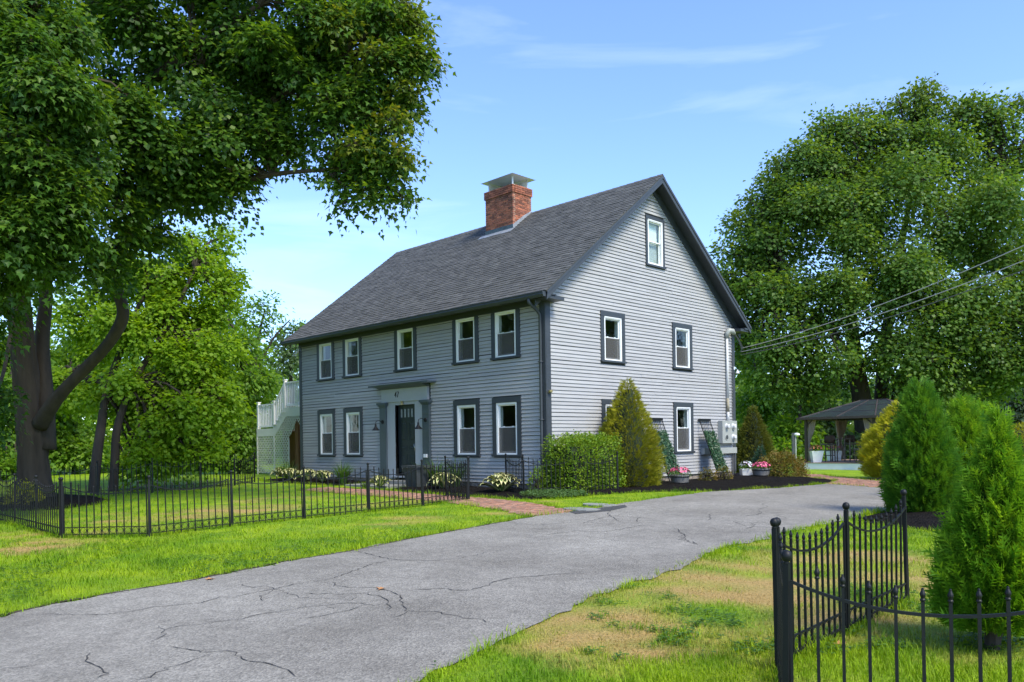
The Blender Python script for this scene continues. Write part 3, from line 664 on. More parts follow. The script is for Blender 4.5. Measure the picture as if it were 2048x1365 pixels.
# clapboards
EXPO = .0985
brd = []           # (length, a, b, z, wall)
rb = random.Random(11)
def course_split(s, e):
    if e - s < 4.2: return [(s, e)]
    n = math.ceil((e - s) / 4.6); xs = [s] + sorted(s + (e - s) * (k + rb.uniform(-.3, .3)) / n for k in range(1, n)) + [e]
    return list(zip(xs[:-1], xs[1:]))
k = 0
while ZB + k * EXPO < 4.89:
    z = ZB + k * EXPO
    for s, e in cut(HX0 + .16, HX1 - .17, z + .02, min(z + EXPO, 4.92) - .02, front_trim):
        for p, q in course_split(s, e): brd.append((q - p, p, q, z, 0))
    k += 1
k = 0
while ZB + k * EXPO < 8.75:
    z = ZB + k * EXPO
    a, b = gext(z + EXPO) if z > 5.1 else (.165, HD - .165)
    if z > 5.1: a += .02; b -= .02
    if b - a > .1:
        for s, e in cut(a, b, z + .02, z + EXPO - .02, gable_trim):
            for p, q in course_split(s, e): brd.append((q - p, p, q, z, 1))
    k += 1
brd.sort(reverse=True)
bt = [MB(), MB()]
def board(mb, T, p, q, z, dz=0.0):
    h = EXPO - .009  # board stops short: the added slot shows dark sheathing as a lap shadow
    sec = [(.0015, z + dz), (.033, z + dz), (.010, z + h + dz), (.0015, z + h + dz)]
    w1, w2 = rb.gauss(0, .0022), rb.gauss(0, .0022); o1, o2 = rb.uniform(-.003, .002), rb.uniform(-.003, .002)
    vs = [T(p, o + (o1 if o > .002 else 0), zz + w1) for o, zz in sec] + [T(q, o + (o2 if o > .002 else 0), zz + w2) for o, zz in sec]
    mb.add(vs, [(0, 1, 2, 3), (7, 6, 5, 4), (0, 4, 5, 1), (1, 5, 6, 2), (2, 6, 7, 3), (3, 7, 4, 0)])
for i, (ln, p, q, z, w) in enumerate(brd):
    T = TF if w == 0 else TG; dz = rb.gauss(0, .0028)
    if i < 300:
        mb = MB(); board(mb, T, p + .002, q - .002, z, dz); mb.build('clapboard', MT['siding'], fw if w == 0 else gw)
    else: board(bt[w], T, p + .001, q - .001, z, dz)
for w in (0, 1):
    if bt[w].v: tag(bt[w].build('short_clapboards', MT['siding_rest'], fw if w == 0 else gw), kind='stuff')

# corner boards, frieze, rake trim, soffits, water table
tr = MB()
tr.box(HX1 - .17, HX1 + .030, -.032, -.001, ZB - .01, 4.93)
MB().box(HX1 + .001, HX1 + .034, .0, .165, ZB - .01, 5.02).build('corner_board', MT['trim'], house)
tr.build('corner_board', MT['trim'], house)
MB().box(HX0 - .03, HX0 + .16, -.032, -.001, ZB - .01, 4.93).build('corner_board', MT['trim'], house)
MB().box(HX1 + .001, HX1 + .034, HD - .165, HD + .02, ZB - .01, 5.02).build('corner_board', MT['trim'], house)
MB().box(HX0 - .03, HX1 + .031, -.040, -.001, 4.905, 5.14).build('frieze_board', MT['trim'], house)
RX0, RX1 = HX0 - .42, HX1 + .46
MB().box(RX0 + .02, RX1 - .02, YE + .03, -.041, 5.06, 5.09).build('soffit', MT['trim'], house)
MB().box(RX0 + .02, RX1 - .02, YE + .02, YE + .045, 4.985, 5.13).build('fascia', MT['trim'], house)
MB().box(RX0 + .02, RX1 - .02, HD + .001, 2 * YR - YE - .02, 5.03, 5.09).build('soffit', MT['trim'], house)
def rake(x, side, w, off, th, name, lowz=0.0):
    """A board following the roof slope, at x, off below the roof surface."""
    y0, y1 = (YE + .02, YR) if side < 0 else (2 * YR - YE - .02, YR)
    z0, z1 = roof_z(y0) - off, roof_z(y1) - off
    mb = MB(); mb.prism([(x, y0, z0), (x, y1, z1), (x, y1, z1 - w), (x, y0, z0 - w)], (th, 0, 0)); return mb.build(name, MT['trim'], house)
for sd_ in (-1, 1):
    rake(RX1 - .045, sd_, .20, .045, .035, 'rake_board'); rake(RX1 - .010, sd_, .075, .030, .020, 'rake_moulding'); rake(HX1 + .026, sd_, .30, .085, .022, 'rake_frieze')
    y0, y1 = (YE + .02, YR) if sd_ < 0 else (2 * YR - YE - .02, YR)
    MB().prism([(HX1 + .049, y0, roof_z(y0) - .060), (HX1 + .049, y1, roof_z(y1) - .060), (HX1 + .049, y1, roof_z(y1) - .085), (HX1 + .049, y0, roof_z(y0) - .085)], (RX1 - .046 - HX1 - .049, 0, 0)).build('soffit', MT['trim'], house)
    rake(RX0 + .01, sd_, .20, .045, .035, 'rake_board')
# cornice returns at the eaves ends of the gable
for y0, y1 in ((YE + .02, .30), (HD - .22, HD + .40)):
    mb = MB(); mb.box(HX1 + .035, RX1 - .05, y0, y1, 4.97, 5.05); mb.add([(HX1 + .035, y0, 5.052), (RX1 - .05, y0, 5.052), (RX1 - .05, y1, 5.052), (HX1 + .035, y1, 5.052), (HX1 + .035, y0, 5.10), (HX1 + .035, y1, 5.10)], [(0, 1, 4), (1, 2, 5, 4), (2, 3, 5), (3, 0, 4, 5)])
    mb.build('cornice_return', MT['trim'], house)

# foundation stones
fs_ = MB(); fs_.box(HX0 + .04, HX1 - .05, .03, .2, -.3, ZB - .021).box(HX1 - .2, HX1 - .05, .2, HD - .05, -.3, ZB - .021)
fnd = fs_.build('foundation', MT['mortar'], house)
rs_ = random.Random(4)
def stones(a0, a1, T):
    a = a0
    while a < a1:
        l = rs_.uniform(.25, .6); l = min(l, a1 - a); z = -.12
        while z < ZB - .05:
            h = min(rs_.uniform(.12, .22), ZB - .03 - z); o = rs_.uniform(.012, .04)
            mb = MB(); e = .015; vs = [T(p, oo, q) for oo, ee in ((-.05, 0), (o - .012, 0), (o, e * 1.5)) for p, q in ((a + .008 + ee, z + .008 + ee), (a + l - .008 - ee, z + .008 + ee), (a + l - .008 - ee, z + h - .008 - ee), (a + .008 + ee, z + h - .008 - ee))]
            mb.add(vs, [(8, 9, 10, 11), (0, 1, 5, 4), (1, 2, 6, 5), (2, 3, 7, 6), (3, 0, 4, 7), (4, 5, 9, 8), (5, 6, 10, 9), (6, 7, 11, 10), (7, 4, 8, 11)])
            mb.build('stone', MT['stone'], fnd); z += h
        a += l
stones(HX0 + .05, HX1 - .06, lambda a, o, z: (a, .03 - o, z)); stones(.05, HD - .06, lambda a, o, z: (-.05 + o, a, z))

# ------------------------------------------------------------------ windows
def window(loc, rz, w, h, name='window', head=True, casew=CW_, label=None, shade=False, locks=True):
    """Local: x across, z up from the sill, -y out. The mesh itself is the white frame."""
    f = MB(); t = .054
    for a in ((-w, -w + t, 0, h), (w - t, w, 0, h)): f.box(a[0], a[1], -.040, .09, a[2], a[3])
    f.box(-w + t, w - t, -.040, .09, h - t, h); f.box(-w + t, w - t, -.040, .09, 0, t * .8)
    f.box(-w + t, -w + t + .012, -.022, .0, t, h - t); f.box(w - t - .012, w - t, -.022, .0, t, h - t)
    if rz: f.box(-w + .02, w - .02, -.052, -.041, h - .03, h - .004)
    fr = f.build(name, MT['white'], house, loc=loc, rz=rz)
    if label: fr['label'] = label
    c = MB()
    if head: c.box(-w - casew, w + casew, -.056, -.002, h, h + casew); 
    c.v and c.build('casing', MT['trim'], fr); MB().box(-w - casew, -w - .0005, -.050, -.002, .0, h - .001).build('casing', MT['trim'], fr); MB().box(w + .0005, w + casew, -.050, -.002, .0, h - .001).build('casing', MT['trim'], fr)
    MB().box(-w - casew - .02, w + casew + .02, -.088, -.002, -.052, -.001).build('sill', MT['trim'], fr)
    mid = h * .515; s = .042
    for k, (z0, z1, y) in enumerate(((mid, h - t, .012), (t * .8, mid + .028, .048))):
        sa = MB(); x0, x1 = -w + t + .001, w - t - .001
        sa.box(x0, x0 + s, y, y + .03, z0, z1); sa.box(x1 - s, x1, y, y + .03, z0, z1); sa.box(x0 + s, x1 - s, y, y + .03, z0, z0 + (.03 if k == 0 else .05)); sa.box(x0 + s, x1 - s, y, y + .03, z1 - .03, z1)
        if k == 1 and locks:
            for xx in (-w * .42, w * .42): sa.box(xx - .03, xx + .03, y - .022, y - .001, z1 - .005, z1 + .022)
        sh = sa.build('sash', MT['white'], fr)
        MB().box(x0 + s, x1 - s, y + .012, y + .016, z0 + .03, z1 - .03).build('pane', MT['glass'], fr)
    if shade:
        MB().box(-w + .09, w - .09, .12, .125, mid, h - .06).build('roller_shade', MT['shade'], fr)
        lm = MB(); n = 14; xs = np.linspace(-w + .08, w - .08, n + 1)
        for i in range(n): lm.add([(xs[i], .13 + .012 * (i % 2), .05), (xs[i + 1], .13 + .012 * ((i + 1) % 2), .05), (xs[i + 1], .13 + .012 * ((i + 1) % 2), mid), (xs[i], .13 + .012 * (i % 2), mid)], [(0, 1, 2, 3)])
        lm.build('lace_curtain', MT['lace'], fr)
    else:
        MB().box(-w + t + .001, w - t - .001, -.005, -.003, t * .8, mid + .01).build('insect_screen', MT['screen'], fr)
    # inner jambs seen through the glass
    jb = MB(); jb.box(-w - .001, -w + .02, .091, .20, 0, h).box(w - .02, w + .001, .091, .20, 0, h).box(-w + .02, w - .02, .091, .20, h - .02, h).box(-w + .02, w - .02, .091, .20, 0, .02); jb.build('inner_jamb', MT['white'], fr)
    return fr
for x in UX: window((x, 0, UZ[0]), 0, HW, UZ[1] - UZ[0], head=False)
for x in LX: window((x, 0, LZ[0]), 0, HW, LZ[1] - LZ[0])
for y in GYU: window((0, y, GZU[0]), math.pi / 2, HW, GZU[1] - GZU[0])
for y in GYL: window((0, y, GZL[0]), math.pi / 2, HW, GZL[1] - GZL[0])
window((0, 4.92, GZA[0]), math.pi / 2, .39, GZA[1] - GZA[0], casew=.09, label='attic window with white shade and lace curtain', shade=True, locks=False)

# ------------------------------------------------------------------ entrance
ent = MB(); ent.box(-6.84, -6.42, -.045, -.002, ZB, 2.66).box(-5.42, -4.99, -.045, -.002, ZB, 2.66).box(-6.42, -5.42, -.045, -.002, 2.56, 2.66).box(-7.08, -4.76, -.085, -.002, 2.661, 3.07)
ent.box(-6.44, -6.42, -.044, .13, ZB, 2.56).box(-5.42, -5.40, -.044, .13, ZB, 2.56).box(-6.42, -5.42, .0, .14, ZB, .45)
door_s = ent.build('entry_surround', MT['panel'], house)
MB().box(-6.62, -5.2, -.20, -.046, .30, .345).build('threshold', MT['panel'], house)
for x0, x1 in ((-7.17, -6.84), (-4.99, -4.67)):
    pl = MB(); pl.box(x0, x1, -.105, -.002, ZB + .02, 2.52)
    cx = (x0 + x1) / 2; w0 = (x1 - x0) / 2
    for i, (z0, z1, e) in enumerate(((2.52, 2.55, .02), (2.55, 2.585, .045), (2.585, 2.655, .07))): pl.box(cx - w0 - e, cx + w0 + e, -.105 - e, -.003, z0, z1)
    pl.box(x0 - .015, x1 + .015, -.122, -.003, ZB - .02, ZB + .16); pl.build('pilaster', MT['pilaster'], house)
MB().prism([(-7.10, -.002, 3.071), (-7.10, -.13, 3.071), (-7.10, -.34, 3.155), (-7.10, -.36, 3.20), (-7.10, -.002, 3.24)], (2.36, 0, 0)).box(-7.42, -7.10, -.36, -.002, 3.15, 3.205).box(-4.74, -4.42, -.36, -.002, 3.15, 3.205).build('entry_cornice', MT['pilaster'], house)
dr = MB(); dr.box(-6.42, -5.42, .075, .12, .452, 2.558)
door = dr.build('door', MT['door'], house)
for (x0, x1, z0, z1) in ((-6.30, -5.98, 1.42, 2.04), (-5.86, -5.54, 1.42, 2.04), (-6.30, -5.98, 1.13, 1.30), (-5.86, -5.54, 1.13, 1.30), (-6.30, -5.98, .58, 1.02), (-5.86, -5.54, .58, 1.02)):
    p = MB(); p.box(x0, x1, .066, .0745, z0, z0 + .025).box(x0, x1, .066, .0745, z1 - .025, z1).box(x0, x0 + .025, .066, .0745, z0 + .025, z1 - .025).box(x1 - .025, x1, .066, .0745, z0 + .025, z1 - .025)
    p.add([(x0 + .045, .0745, z0 + .045), (x1 - .045, .0745, z0 + .045), (x1 - .045, .0745, z1 - .045), (x0 + .045, .0745, z1 - .045), (x0 + .075, .064, z0 + .075), (x1 - .075, .064, z0 + .075), (x1 - .075, .064, z1 - .075), (x0 + .075, .064, z1 - .075)], [(4, 5, 6, 7), (0, 1, 5, 4), (1, 2, 6, 5), (2, 3, 7, 6), (3, 0, 4, 7)])
    p.build('door_panel', MT['door'], door)
for i in range(5):
    x = -6.27 + i * .175; MB().box(x, x + .075, .070, .0745, 2.17, 2.43).build('light', MT['lead'], door)
h_ = MB(); h_.tube([(-5.55, .06, 1.33), (-5.55, .01, 1.32), (-5.52, .005, 1.24), (-5.53, .03, 1.13), (-5.55, .06, 1.12)], .012, 6).box(-5.58, -5.52, .062, .0745, 1.08, 1.36); h_.build('handle', MT['chrome'], door, True)
# house number 47, drawn as thick strokes standing on the entablature
nm = MB(); nx, nz, hh, ww = -6.36, 2.80, .17, .085
def stroke(a, b): nm.beam((nx + a[0], -.092, nz + a[1]), (nx + b[0], -.092, nz + b[1]), .012, .020, (0, 1, 0))
stroke((.055, 0), (.075, hh)); stroke((.075, hh), (0, .06)); stroke((0, .06), (.085, .06)); stroke((.115, hh), (.20, hh)); stroke((.20, hh), (.135, 0))
nm.build('house_number', MT['iron'], house)['label'] = 'black house number 47 above the door'
# sconces
for x, lb in ((-7.0, 'black barn sconce on the left pilaster'), (-4.83, 'black barn sconce on the right pilaster')):
    s_ = MB(); s_.tube([(x, -.106, 2.05), (x, -.13, 2.05)], [.07, .06], 10); s_.tube([(x, -.13, 2.05), (x - .02, -.25, 2.10), (x - .05, -.33, 2.06), (x - .055, -.34, 1.98)], .011, 6)
    s_.lathe([(.02, 1.99), (.03, 1.95), (.035, 1.90), (.06, 1.86), (.115, 1.80), (.13, 1.785), (.125, 1.78), (.05, 1.83), (.02, 1.86)], 14, (x - .055, -.34, 0))
    sc_ = s_.build('sconce', MT['iron'], house); sc_['label'] = lb
dl = MB(); dl.lathe([(.055, 0), (.055, .02), (.03, .05), (.045, .07), (.02, .12)], 10, (-5.98, -.11, 2.56)); dl.build('entry_light', MT['brass'], house)
fl = MB(); fl.box(.034, .07, .05, .11, 2.60, 2.66); fl.lathe([(.02, 0), (.05, .03), (.055, .07), (.02, .08)], 10, (.10, .07, 2.60)); fl.build('corner_light', MT['brass'], house)

# ------------------------------------------------------------------ roof
rf = MB()
for s_ in (0, 1):
    y0, y1 = (YE, YR) if s_ == 0 else (2 * YR - YE, YR)
    n_ = Vector((0, -SL if s_ == 0 else SL, 1)).normalized() * .03
    rf.add([(RX0, y0, EAVE), (RX1, y0, EAVE), (RX1, y1, RIDGE), (RX0, y1, RIDGE)] + [(RX0, y0, EAVE - .04), (RX1, y0, EAVE - .04), (RX1, y1, RIDGE - .04), (RX0, y1, RIDGE - .04)],
           [(0, 1, 2, 3), (7, 6, 5, 4), (0, 4, 5, 1), (1, 5, 6, 2), (2, 6, 7, 3), (3, 7, 4, 0)])
roof = rf.build('roof', MT['shingle_rest'], house)
sl_len = math.hypot(YR - YE, RIDGE - EAVE); ud = Vector((0, (YR - YE) / sl_len, (RIDGE - EAVE) / sl_len)); un = Vector((0, -ud.z, ud.y))
CHX0, CHX1, CHY0, CHY1 = -6.30, -4.95, 3.88, 4.78
tabs = []; rt = random.Random(21); e_ = .143; k = 0
while k * e_ < sl_len - .03:
    x = RX0 - .02 + rt.uniform(-.2, 0); 
    while x < RX1 + .02:
        w = rt.choice((.16, .19, .22, .26, .30, .34)); x1 = min(x + w, RX1 + .02); xa = max(x, RX0 - .02)
        if x1 - xa > .04: tabs.append((xa, x1, k * e_ - (.012 if k else .02) + rt.uniform(-.012, .008), k))
        x += w
    k += 1
def tabpos(t): return Vector(((t[0] + t[1]) / 2, YE, EAVE)) + ud * (t[2] + .07)
tabs.sort(key=lambda t: (tabpos(t) - Vector(CAMP)).length)
um = MB(); um.add([(-.5, 0, .002), (.5, 0, .002), (.5, 0, .018), (-.5, 0, .018), (-.5, .175, .001), (.5, .175, .001), (.5, .175, .0035), (-.5, .175, .0035)], [(0, 1, 2, 3), (2, 6, 7, 3), (0, 3, 7, 4), (1, 5, 6, 2), (4, 7, 6, 5)])
ume = um.mesh('shingle', MT['shingle']); rest = MB()
Rm = Matrix(((1, 0, 0), (0, ud.y, un.y), (0, ud.z, un.z))).to_4x4()
for i, t in enumerate(tabs):
    o0 = Vector(((t[0] + t[1]) / 2, YE, EAVE)) + ud * t[2] + un * (.0005 + .004 * rt.random())
    T = Matrix.Translation(o0) @ Rm @ Matrix.Diagonal((t[1] - t[0] - .004, min(1, (sl_len - max(t[2], 0)) / .18), rt.choice((.9, 1.0, 1.2)), 1))
    if i < 300:
        o = link('shingle', ume, roof); o.matrix_local = T
    else: rest.add([T @ Vector(p) for p in um.v], um.f)
tag(rest.build('shingles_beyond', MT['shingle_rest'], roof), kind='stuff')
x = RX0
while x < RX1:                                      # ridge caps
    w = min(.30, RX1 - x); cp = MB()
    cp.add([(x, YR - .15, RIDGE - .15 * SL + .020), (x + w, YR - .15, RIDGE - .15 * SL + .012), (x + w, YR, RIDGE + .024), (x, YR, RIDGE + .034), (x, YR + .15, RIDGE - .15 * SL + .020), (x + w, YR + .15, RIDGE - .15 * SL + .012)], [(0, 1, 2, 3), (3, 2, 5, 4)])
    if not (CHX0 < x + w / 2 < CHX1): cp.build('ridge_cap', MT['shingle'], roof)
    x += .28
# gutter and downspout
gt = MB(); gp = [(YE - .005, 5.115), (YE - .005, 4.99), (YE - .085, 4.99), (YE - .12, 5.05), (YE - .115, 5.085), (YE - .135, 5.10), (YE - .135, 5.118)]
gt.prism([(RX0 + .0, y, z) for y, z in gp], (RX1 - .03 - RX0, 0, 0)); gt.build('gutter', MT['trim'], house)
dn = MB(); dn.tube([(-.10, YE - .07, 4.99), (-.10, YE - .07, 4.90), (-.10, -.20, 4.74), (-.10, -.085, 4.62), (-.10, -.085, .55), (-.10, -.085, .42), (-.10, -.22, .30)], .042, 8)
for z in (3.4, 1.9, .9): dn.box(-.155, -.045, -.135, -.033, z, z + .03)
dn.build('downspout', MT['trim'], house, True)

# chimney
ch = MB(); cz0, cz1 = 8.2, 10.02
ch.box(CHX0 + .013, CHX1 - .013, CHY0 + .013, CHY1 - .013, cz0, cz1 - .02)
chim = ch.build('chimney', MT['mortar'], house); chim['label'] = 'square red brick chimney with metal rain cap'
bh, bl, bw, jt = .068, .205, .10, .014
ums = {}
def brick_at(c, lx, ly, keep):
    key = (round(lx, 3), round(ly, 3))
    if key not in ums:
        q = MB(); q.box(-lx/2, lx/2, -ly/2, ly/2, -.0275, .0275); ums[key] = (q, q.mesh('brick', MT['brick']))
    q, me = ums[key]
    if keep: link('brick', me, chim, c)
    else: crest.add([Vector(p) + Vector(c) for p in q.v], q.f)
crest = MB(); nb = 0; z = 8.30; row = 0; rbk = random.Random(8)
while z < cz1:
    top = z > cz1 - .24; g_ = .035 if top else 0.0
    x0, x1, y0, y1 = CHX0 - g_, CHX1 + g_, CHY0 - g_, CHY1 + g_
    nF = 6; nS = 4; lF = (x1 - x0) / nF; lS = (y1 - y0 - .0) / nS
    for i in range(nF + (row % 2)):
        a = x0 + (i - .5 * (row % 2)) * lF; s, e = max(a, x0), min(a + lF, x1)
        for fy, vis in ((y0 + .0495, True), (y1 - .0495, False)):
            zz = z; vis = vis and z > roof_z(y0) - .05
            brick_at(((s + e) / 2, fy - (rbk.uniform(0, .005) if vis else 0), zz), e - s - jt, .099, vis)
    for i in range(nS + (row % 2)):
        a = y0 + (i - .5 * (row % 2)) * lS; s, e = max(a, y0 + .10), min(a + lS, y1 - .10)
        if e - s < .03: continue
        for fx, vis in ((x1 - .0495, True), (x0 + .0495, False)):
            vis = vis and z > roof_z((s + e) / 2) - .05
            brick_at((fx + (rbk.uniform(0, .005) if vis else 0), (s + e) / 2, z), .099, e - s - jt, vis)
    z += bh; row += 1
tag(crest.build('rear_bricks', MT['brick_rest'], chim), kind='stuff')
zf = roof_z(CHY0)
fl_ = MB(); fl_.box(CHX0 - .012, CHX1 + .012, CHY0 - .014, CHY0 - .006, zf - .05, zf + .17); fl_.build('flashing', MT['lead_dark'], chim)
ap = MB(); p0 = Vector((CHX0 - .22, CHY0 - .015, zf + .03)); ap.prism([p0, (CHX1 + .10, CHY0 - .015, zf + .03), (CHX1 + .06, CHY0 - .20, roof_z(CHY0 - .2) + .03), (CHX0 - .25, CHY0 - .16, roof_z(CHY0 - .16) + .03)], (0, 0, .006)); ap.build('apron', MT['lead'], chim)
sf = MB(); sf.prism([(CHX1 + .008, CHY0 - .02, zf - .02), (CHX1 + .008, CHY1, roof_z(CHY1) - .02), (CHX1 + .008, CHY1, roof_z(CHY1) + .12), (CHX1 + .008, CHY0 + .5, roof_z(CHY0 + .5) + .15), (CHX1 + .008, CHY0 - .02, zf + .15)], (.008, 0, 0)); sf.build('side_flashing', MT['lead'], chim)
tp = MB(); tp.box(CHX0 + .02, CHX1 - .02, CHY0 + .02, CHY1 - .02, cz1 - .03, cz1 + .035); tp.build('crown', MT['shade'], chim)
cap = MB(); zc_ = cz1 + .36
for sx in (CHX0 + .10, CHX1 - .10):
    for sy in (CHY0 + .10, CHY1 - .10): cap.box(sx - .02, sx + .02, sy - .02, sy + .02, cz1 + .03, zc_)
cap.add([(CHX0 - .10, CHY0 - .12, zc_ - .03), (CHX1 + .12, CHY0 - .12, zc_ - .03), (CHX1 + .12, CHY1 + .12, zc_ - .03), (CHX0 - .10, CHY1 + .12, zc_ - .03), (CHX0 + .35, YR - .4, zc_ + .06), (CHX1 - .35, YR - .4, zc_ + .06)], [(0, 1, 5, 4), (1, 2, 5), (2, 3, 4, 5), (3, 0, 4), (3, 2, 1, 0)])
cap.box(CHX0 + .05, CHX1 - .05, CHY1 - .13, CHY1 - .125, cz1 + .03, zc_ - .04); cap.box(CHX0 + .10, CHX0 + .105, CHY0 + .12, CHY1 - .13, cz1 + .03, zc_ - .04)
cap.build('rain_cap', MT['steel'], chim)
# electric service on the gable
mt = MB(); mt.box(.026, .20, 8.36, 9.30, 1.20, 1.95); me_ = mt.build('meter_cabinet', MT['metergrey'], house)
for y, z, ok in ((8.62, 1.76, 1), (9.04, 1.76, 1), (8.62, 1.40, 0), (9.04, 1.40, 1)):
    q = MB(); q.tube([(.201, y, z), (.215, y, z)], [.105, .10], 16)
    if ok: q.tube([(.215, y, z), (.30, y, z), (.315, y, z)], [.078, .074, .05], 14)
    q.build('meter' if ok else 'blank_cover', MT['pvc'] if ok else MT['metergrey'], me_)
    if not ok: MB().tube([(.216, y, z), (.222, y, z)], [.075, .07], 14).build('socket', MT['planter'], me_)
MB().box(.026, .16, 7.30, 9.35, .86, 1.055).build('wire_trough', MT['metergrey'], house)
cd_ = MB(); cd_.tube([(.09, 8.92, 1.95), (.09, 8.92, 2.25)], .045, 10); cd_.tube([(.09, 8.92, 2.70), (.09, 8.92, 4.72)], .042, 10); cd_.build('conduit', MT['pvc'], house, True)
MB().tube([(.09, 8.92, 2.25), (.09, 8.92, 2.70)], .050, 10).build('conduit_sleeve', MT['rust'], house, True)
MB().tube([(.09, 8.92, 4.72), (.10, 8.92, 4.90), (.14, 8.98, 4.98), (.20, 9.10, 4.97), (.22, 9.20, 4.88)], [.05, .085, .10, .09, .05], 10).build('weatherhead', MT['metergrey'], house, True)
cb = MB()
for dx in (0, .02, .04): cb.tube([(.21 + dx, 9.18, 4.88), (.26 + dx, 9.34, 4.70), (.30 + dx, 9.50 + dx, 4.42), (.25, 9.56, 4.30)], .008, 5)
cb.tube([(.05, 9.25, 4.3), (.05, 9.27, 2.0)], .007, 5).tube([(.06, 9.36, 4.2), (.06, 9.36, 2.6), (.05, 9.30, 1.95)], .007, 5).tube([(.08, 9.20, .86), (.08, 9.20, .15)], .025, 8).tube([(.09, 9.32, .86), (.09, 9.32, .15)], .02, 8)
cb.build('service_cable', MT['wire'], house)
fl2 = MB(); fl2.box(.035, .07, 9.40, 9.46, 3.70, 3.80); fl2.lathe([(.02, .12), (.03, .08), (.07, .0), (.065, -.01), (.02, .04)], 10, (.13, 9.52, 3.58)); fl2.build('flood_light', MT['white'], house)
fl3 = MB(); fl3.box(HX0 - .12, HX0 - .03, -.10, -.04, 4.72, 4.80); fl3.lathe([(.02, .10), (.04, .05), (.07, .0), (.06, -.01), (.02, .03)], 10, (HX0 - .16, -.14, 4.62)); fl3.build('flood_light', MT['white'], house)
# overhead service wires to a pole out of the picture
A0 = np.array([.25, 9.56, 4.34])
for (px, py), (ax, ay, az), mt_, lb in (((2048, 466), (.25, 9.58, 4.42), 'wire_pale', 'topmost pale service wire running from the house corner'), ((2048, 504), (.26, 9.55, 4.30), 'wire_pale', 'middle service wire between the house and the pole'), ((2048, 528), (.25, 9.53, 4.20), 'wire', 'lowest dark service wire running from the house corner')):
    B0 = at(px + 190, py - 62, 15.5); a_ = np.array([ax, ay, az]); pts = []
    for t in np.linspace(0, 1, 25): p = a_ + (B0 - a_) * t; p = p - np.array([0, 0, .55 * 4 * t * (1 - t) * .5]); pts.append(p)
    w_ = MB(); w_.tube(pts, .011, 5); tag(w_.build('service_wire', MT[mt_]), lb, 'wire', 'overhead service wires')
# ------------------------------------------------------------------ iron fences
def post_mesh():
    p = MB(); p.box(-.0145, .0145, -.0145, .0145, -.05, .955)
    return p.mesh('post', MT['iron'])
def ball_mesh():
    p = MB(); p.lathe([(.013, .953), (.020, .960), (.012, .966), (.021, .973), (.0275, .990), (.0275, 1.002), (.020, 1.018), (.007, 1.025)], 14)
    return p.mesh('ball_finial', MT['iron'], True)
PM, BMh = post_mesh(), ball_mesh()
PL, NP = 1.30, 10
def sag(x): u = x / PL * 2 - 1; return .735 + .145 * abs(u) ** 2.1
def panel_mesh():
    p = MB(); p.box(.022, .036, -.008, .008, .0, sag(.04) + .01); p.box(PL - .036, PL - .022, -.010, .010, .0, sag(PL - .04) + .01)
    pts = [(x, 0, sag(x)) for x in np.linspace(.037, PL - .037, 19)]
    for a, b in zip(pts[:-1], pts[1:]): p.beam(a, b, .016, .015, (0, 0, 1))
    for z in (.055, .175): p.beam((.046, 0, z), (PL - .046, 0, z), .013, .013)
    for k in range(NP + 1):
        x0 = .037 + (PL - .074) * k / (NP + 1); x1 = .037 + (PL - .074) * (k + 1) / (NP + 1); c = (x0 + x1) / 2; r = (x1 - x0) / 2 - .012
        p.tube([(c + r * math.cos(t), 0, .115 + .052 * math.sin(t)) for t in np.linspace(0, 2 * math.pi, 9)], .0035, 4, cap=False)
    p.tube([(.012, 0, sag(0.03)), (.037, 0, sag(.03))], .006, 5); p.tube([(PL - .037, 0, sag(.03)), (PL - .012, 0, sag(.03))], .006, 5)
    return p.mesh('panel', MT['iron'])
PNM = panel_mesh()
def picket_mesh(k):
    x = .037 + (PL - .074) * k / (NP + 1); t = sag(x) + .125; p = MB(); a = .0075
    p.box(-a, a, -a, a, .0, t - .062)
    p.lathe([(.008, -.062), (.0125, -.058), (.0125, -.052), (.0085, -.047), (.0135, -.030), (.0125, -.022), (.006, -.006), (.0065, -.003), (.0045, .003)], 8, (0, 0, t))
    return p.mesh('picket', MT['iron']), x
PK = [picket_mesh(k) for k in range(1, NP + 1)]
def fence(name, pts, label, group='black iron fences'):
    x0, y0 = pts[0]
    f = thing(name, label, 'fence', g3(x0, y0), 0, group)
    W3 = [Vector(g3(x, y)) for x, y in pts]; o0 = W3[0]
    for w in W3:
        p = link('post', PM, f, w - o0); p.rotation_euler = (rng.normal() * .010, rng.normal() * .010, rng.normal() * .2); link('ball_finial', BMh, p)
    for a, b in zip(W3[:-1], W3[1:]):
        d = b - a; l = d.length; az = math.atan2(d.y, d.x); sl_ = math.atan2(d.z, math.hypot(d.x, d.y))
        pn = link('panel', PNM, f, a - o0); pn.rotation_euler = (rng.normal() * .012, -sl_, az); pn.scale = (l / PL, 1, 1)
        for me, x in PK:
            q = link('picket', me, pn, (x, 0, 0)); q.scale = (PL / l, 1, 1)
    return f
fence('iron_fence', [(-.86, -11.1), (.25, -10.1), (.12, -8.6), (.16, -7.15), (.24, -5.7), (.2, -4.25), (.05, -2.8)], 'black iron fence with scalloped top along the left driveway verge')
fence('iron_fence', [(-.90, -11.12), (-2.35, -11.12), (-3.8, -11.12), (-5.25, -11.12), (-6.7, -11.12), (-8.15, -11.12), (-9.6, -11.12)], 'black iron fence running away past the big tree trunk')
fence('iron_fence', [(-10.3, -10.6), (-10.25, -9.1), (-10.2, -7.6), (-10.2, -6.1), (-10.3, -4.6), (-10.9, -3.2), (-11.9, -2.0)], 'black iron fence at the far side of the front lawn')
fence('iron_gate', [(.0, -2.72), (-1.15, -2.45)], 'open black iron gate panel beside the brick walk')['category'] = 'gate'
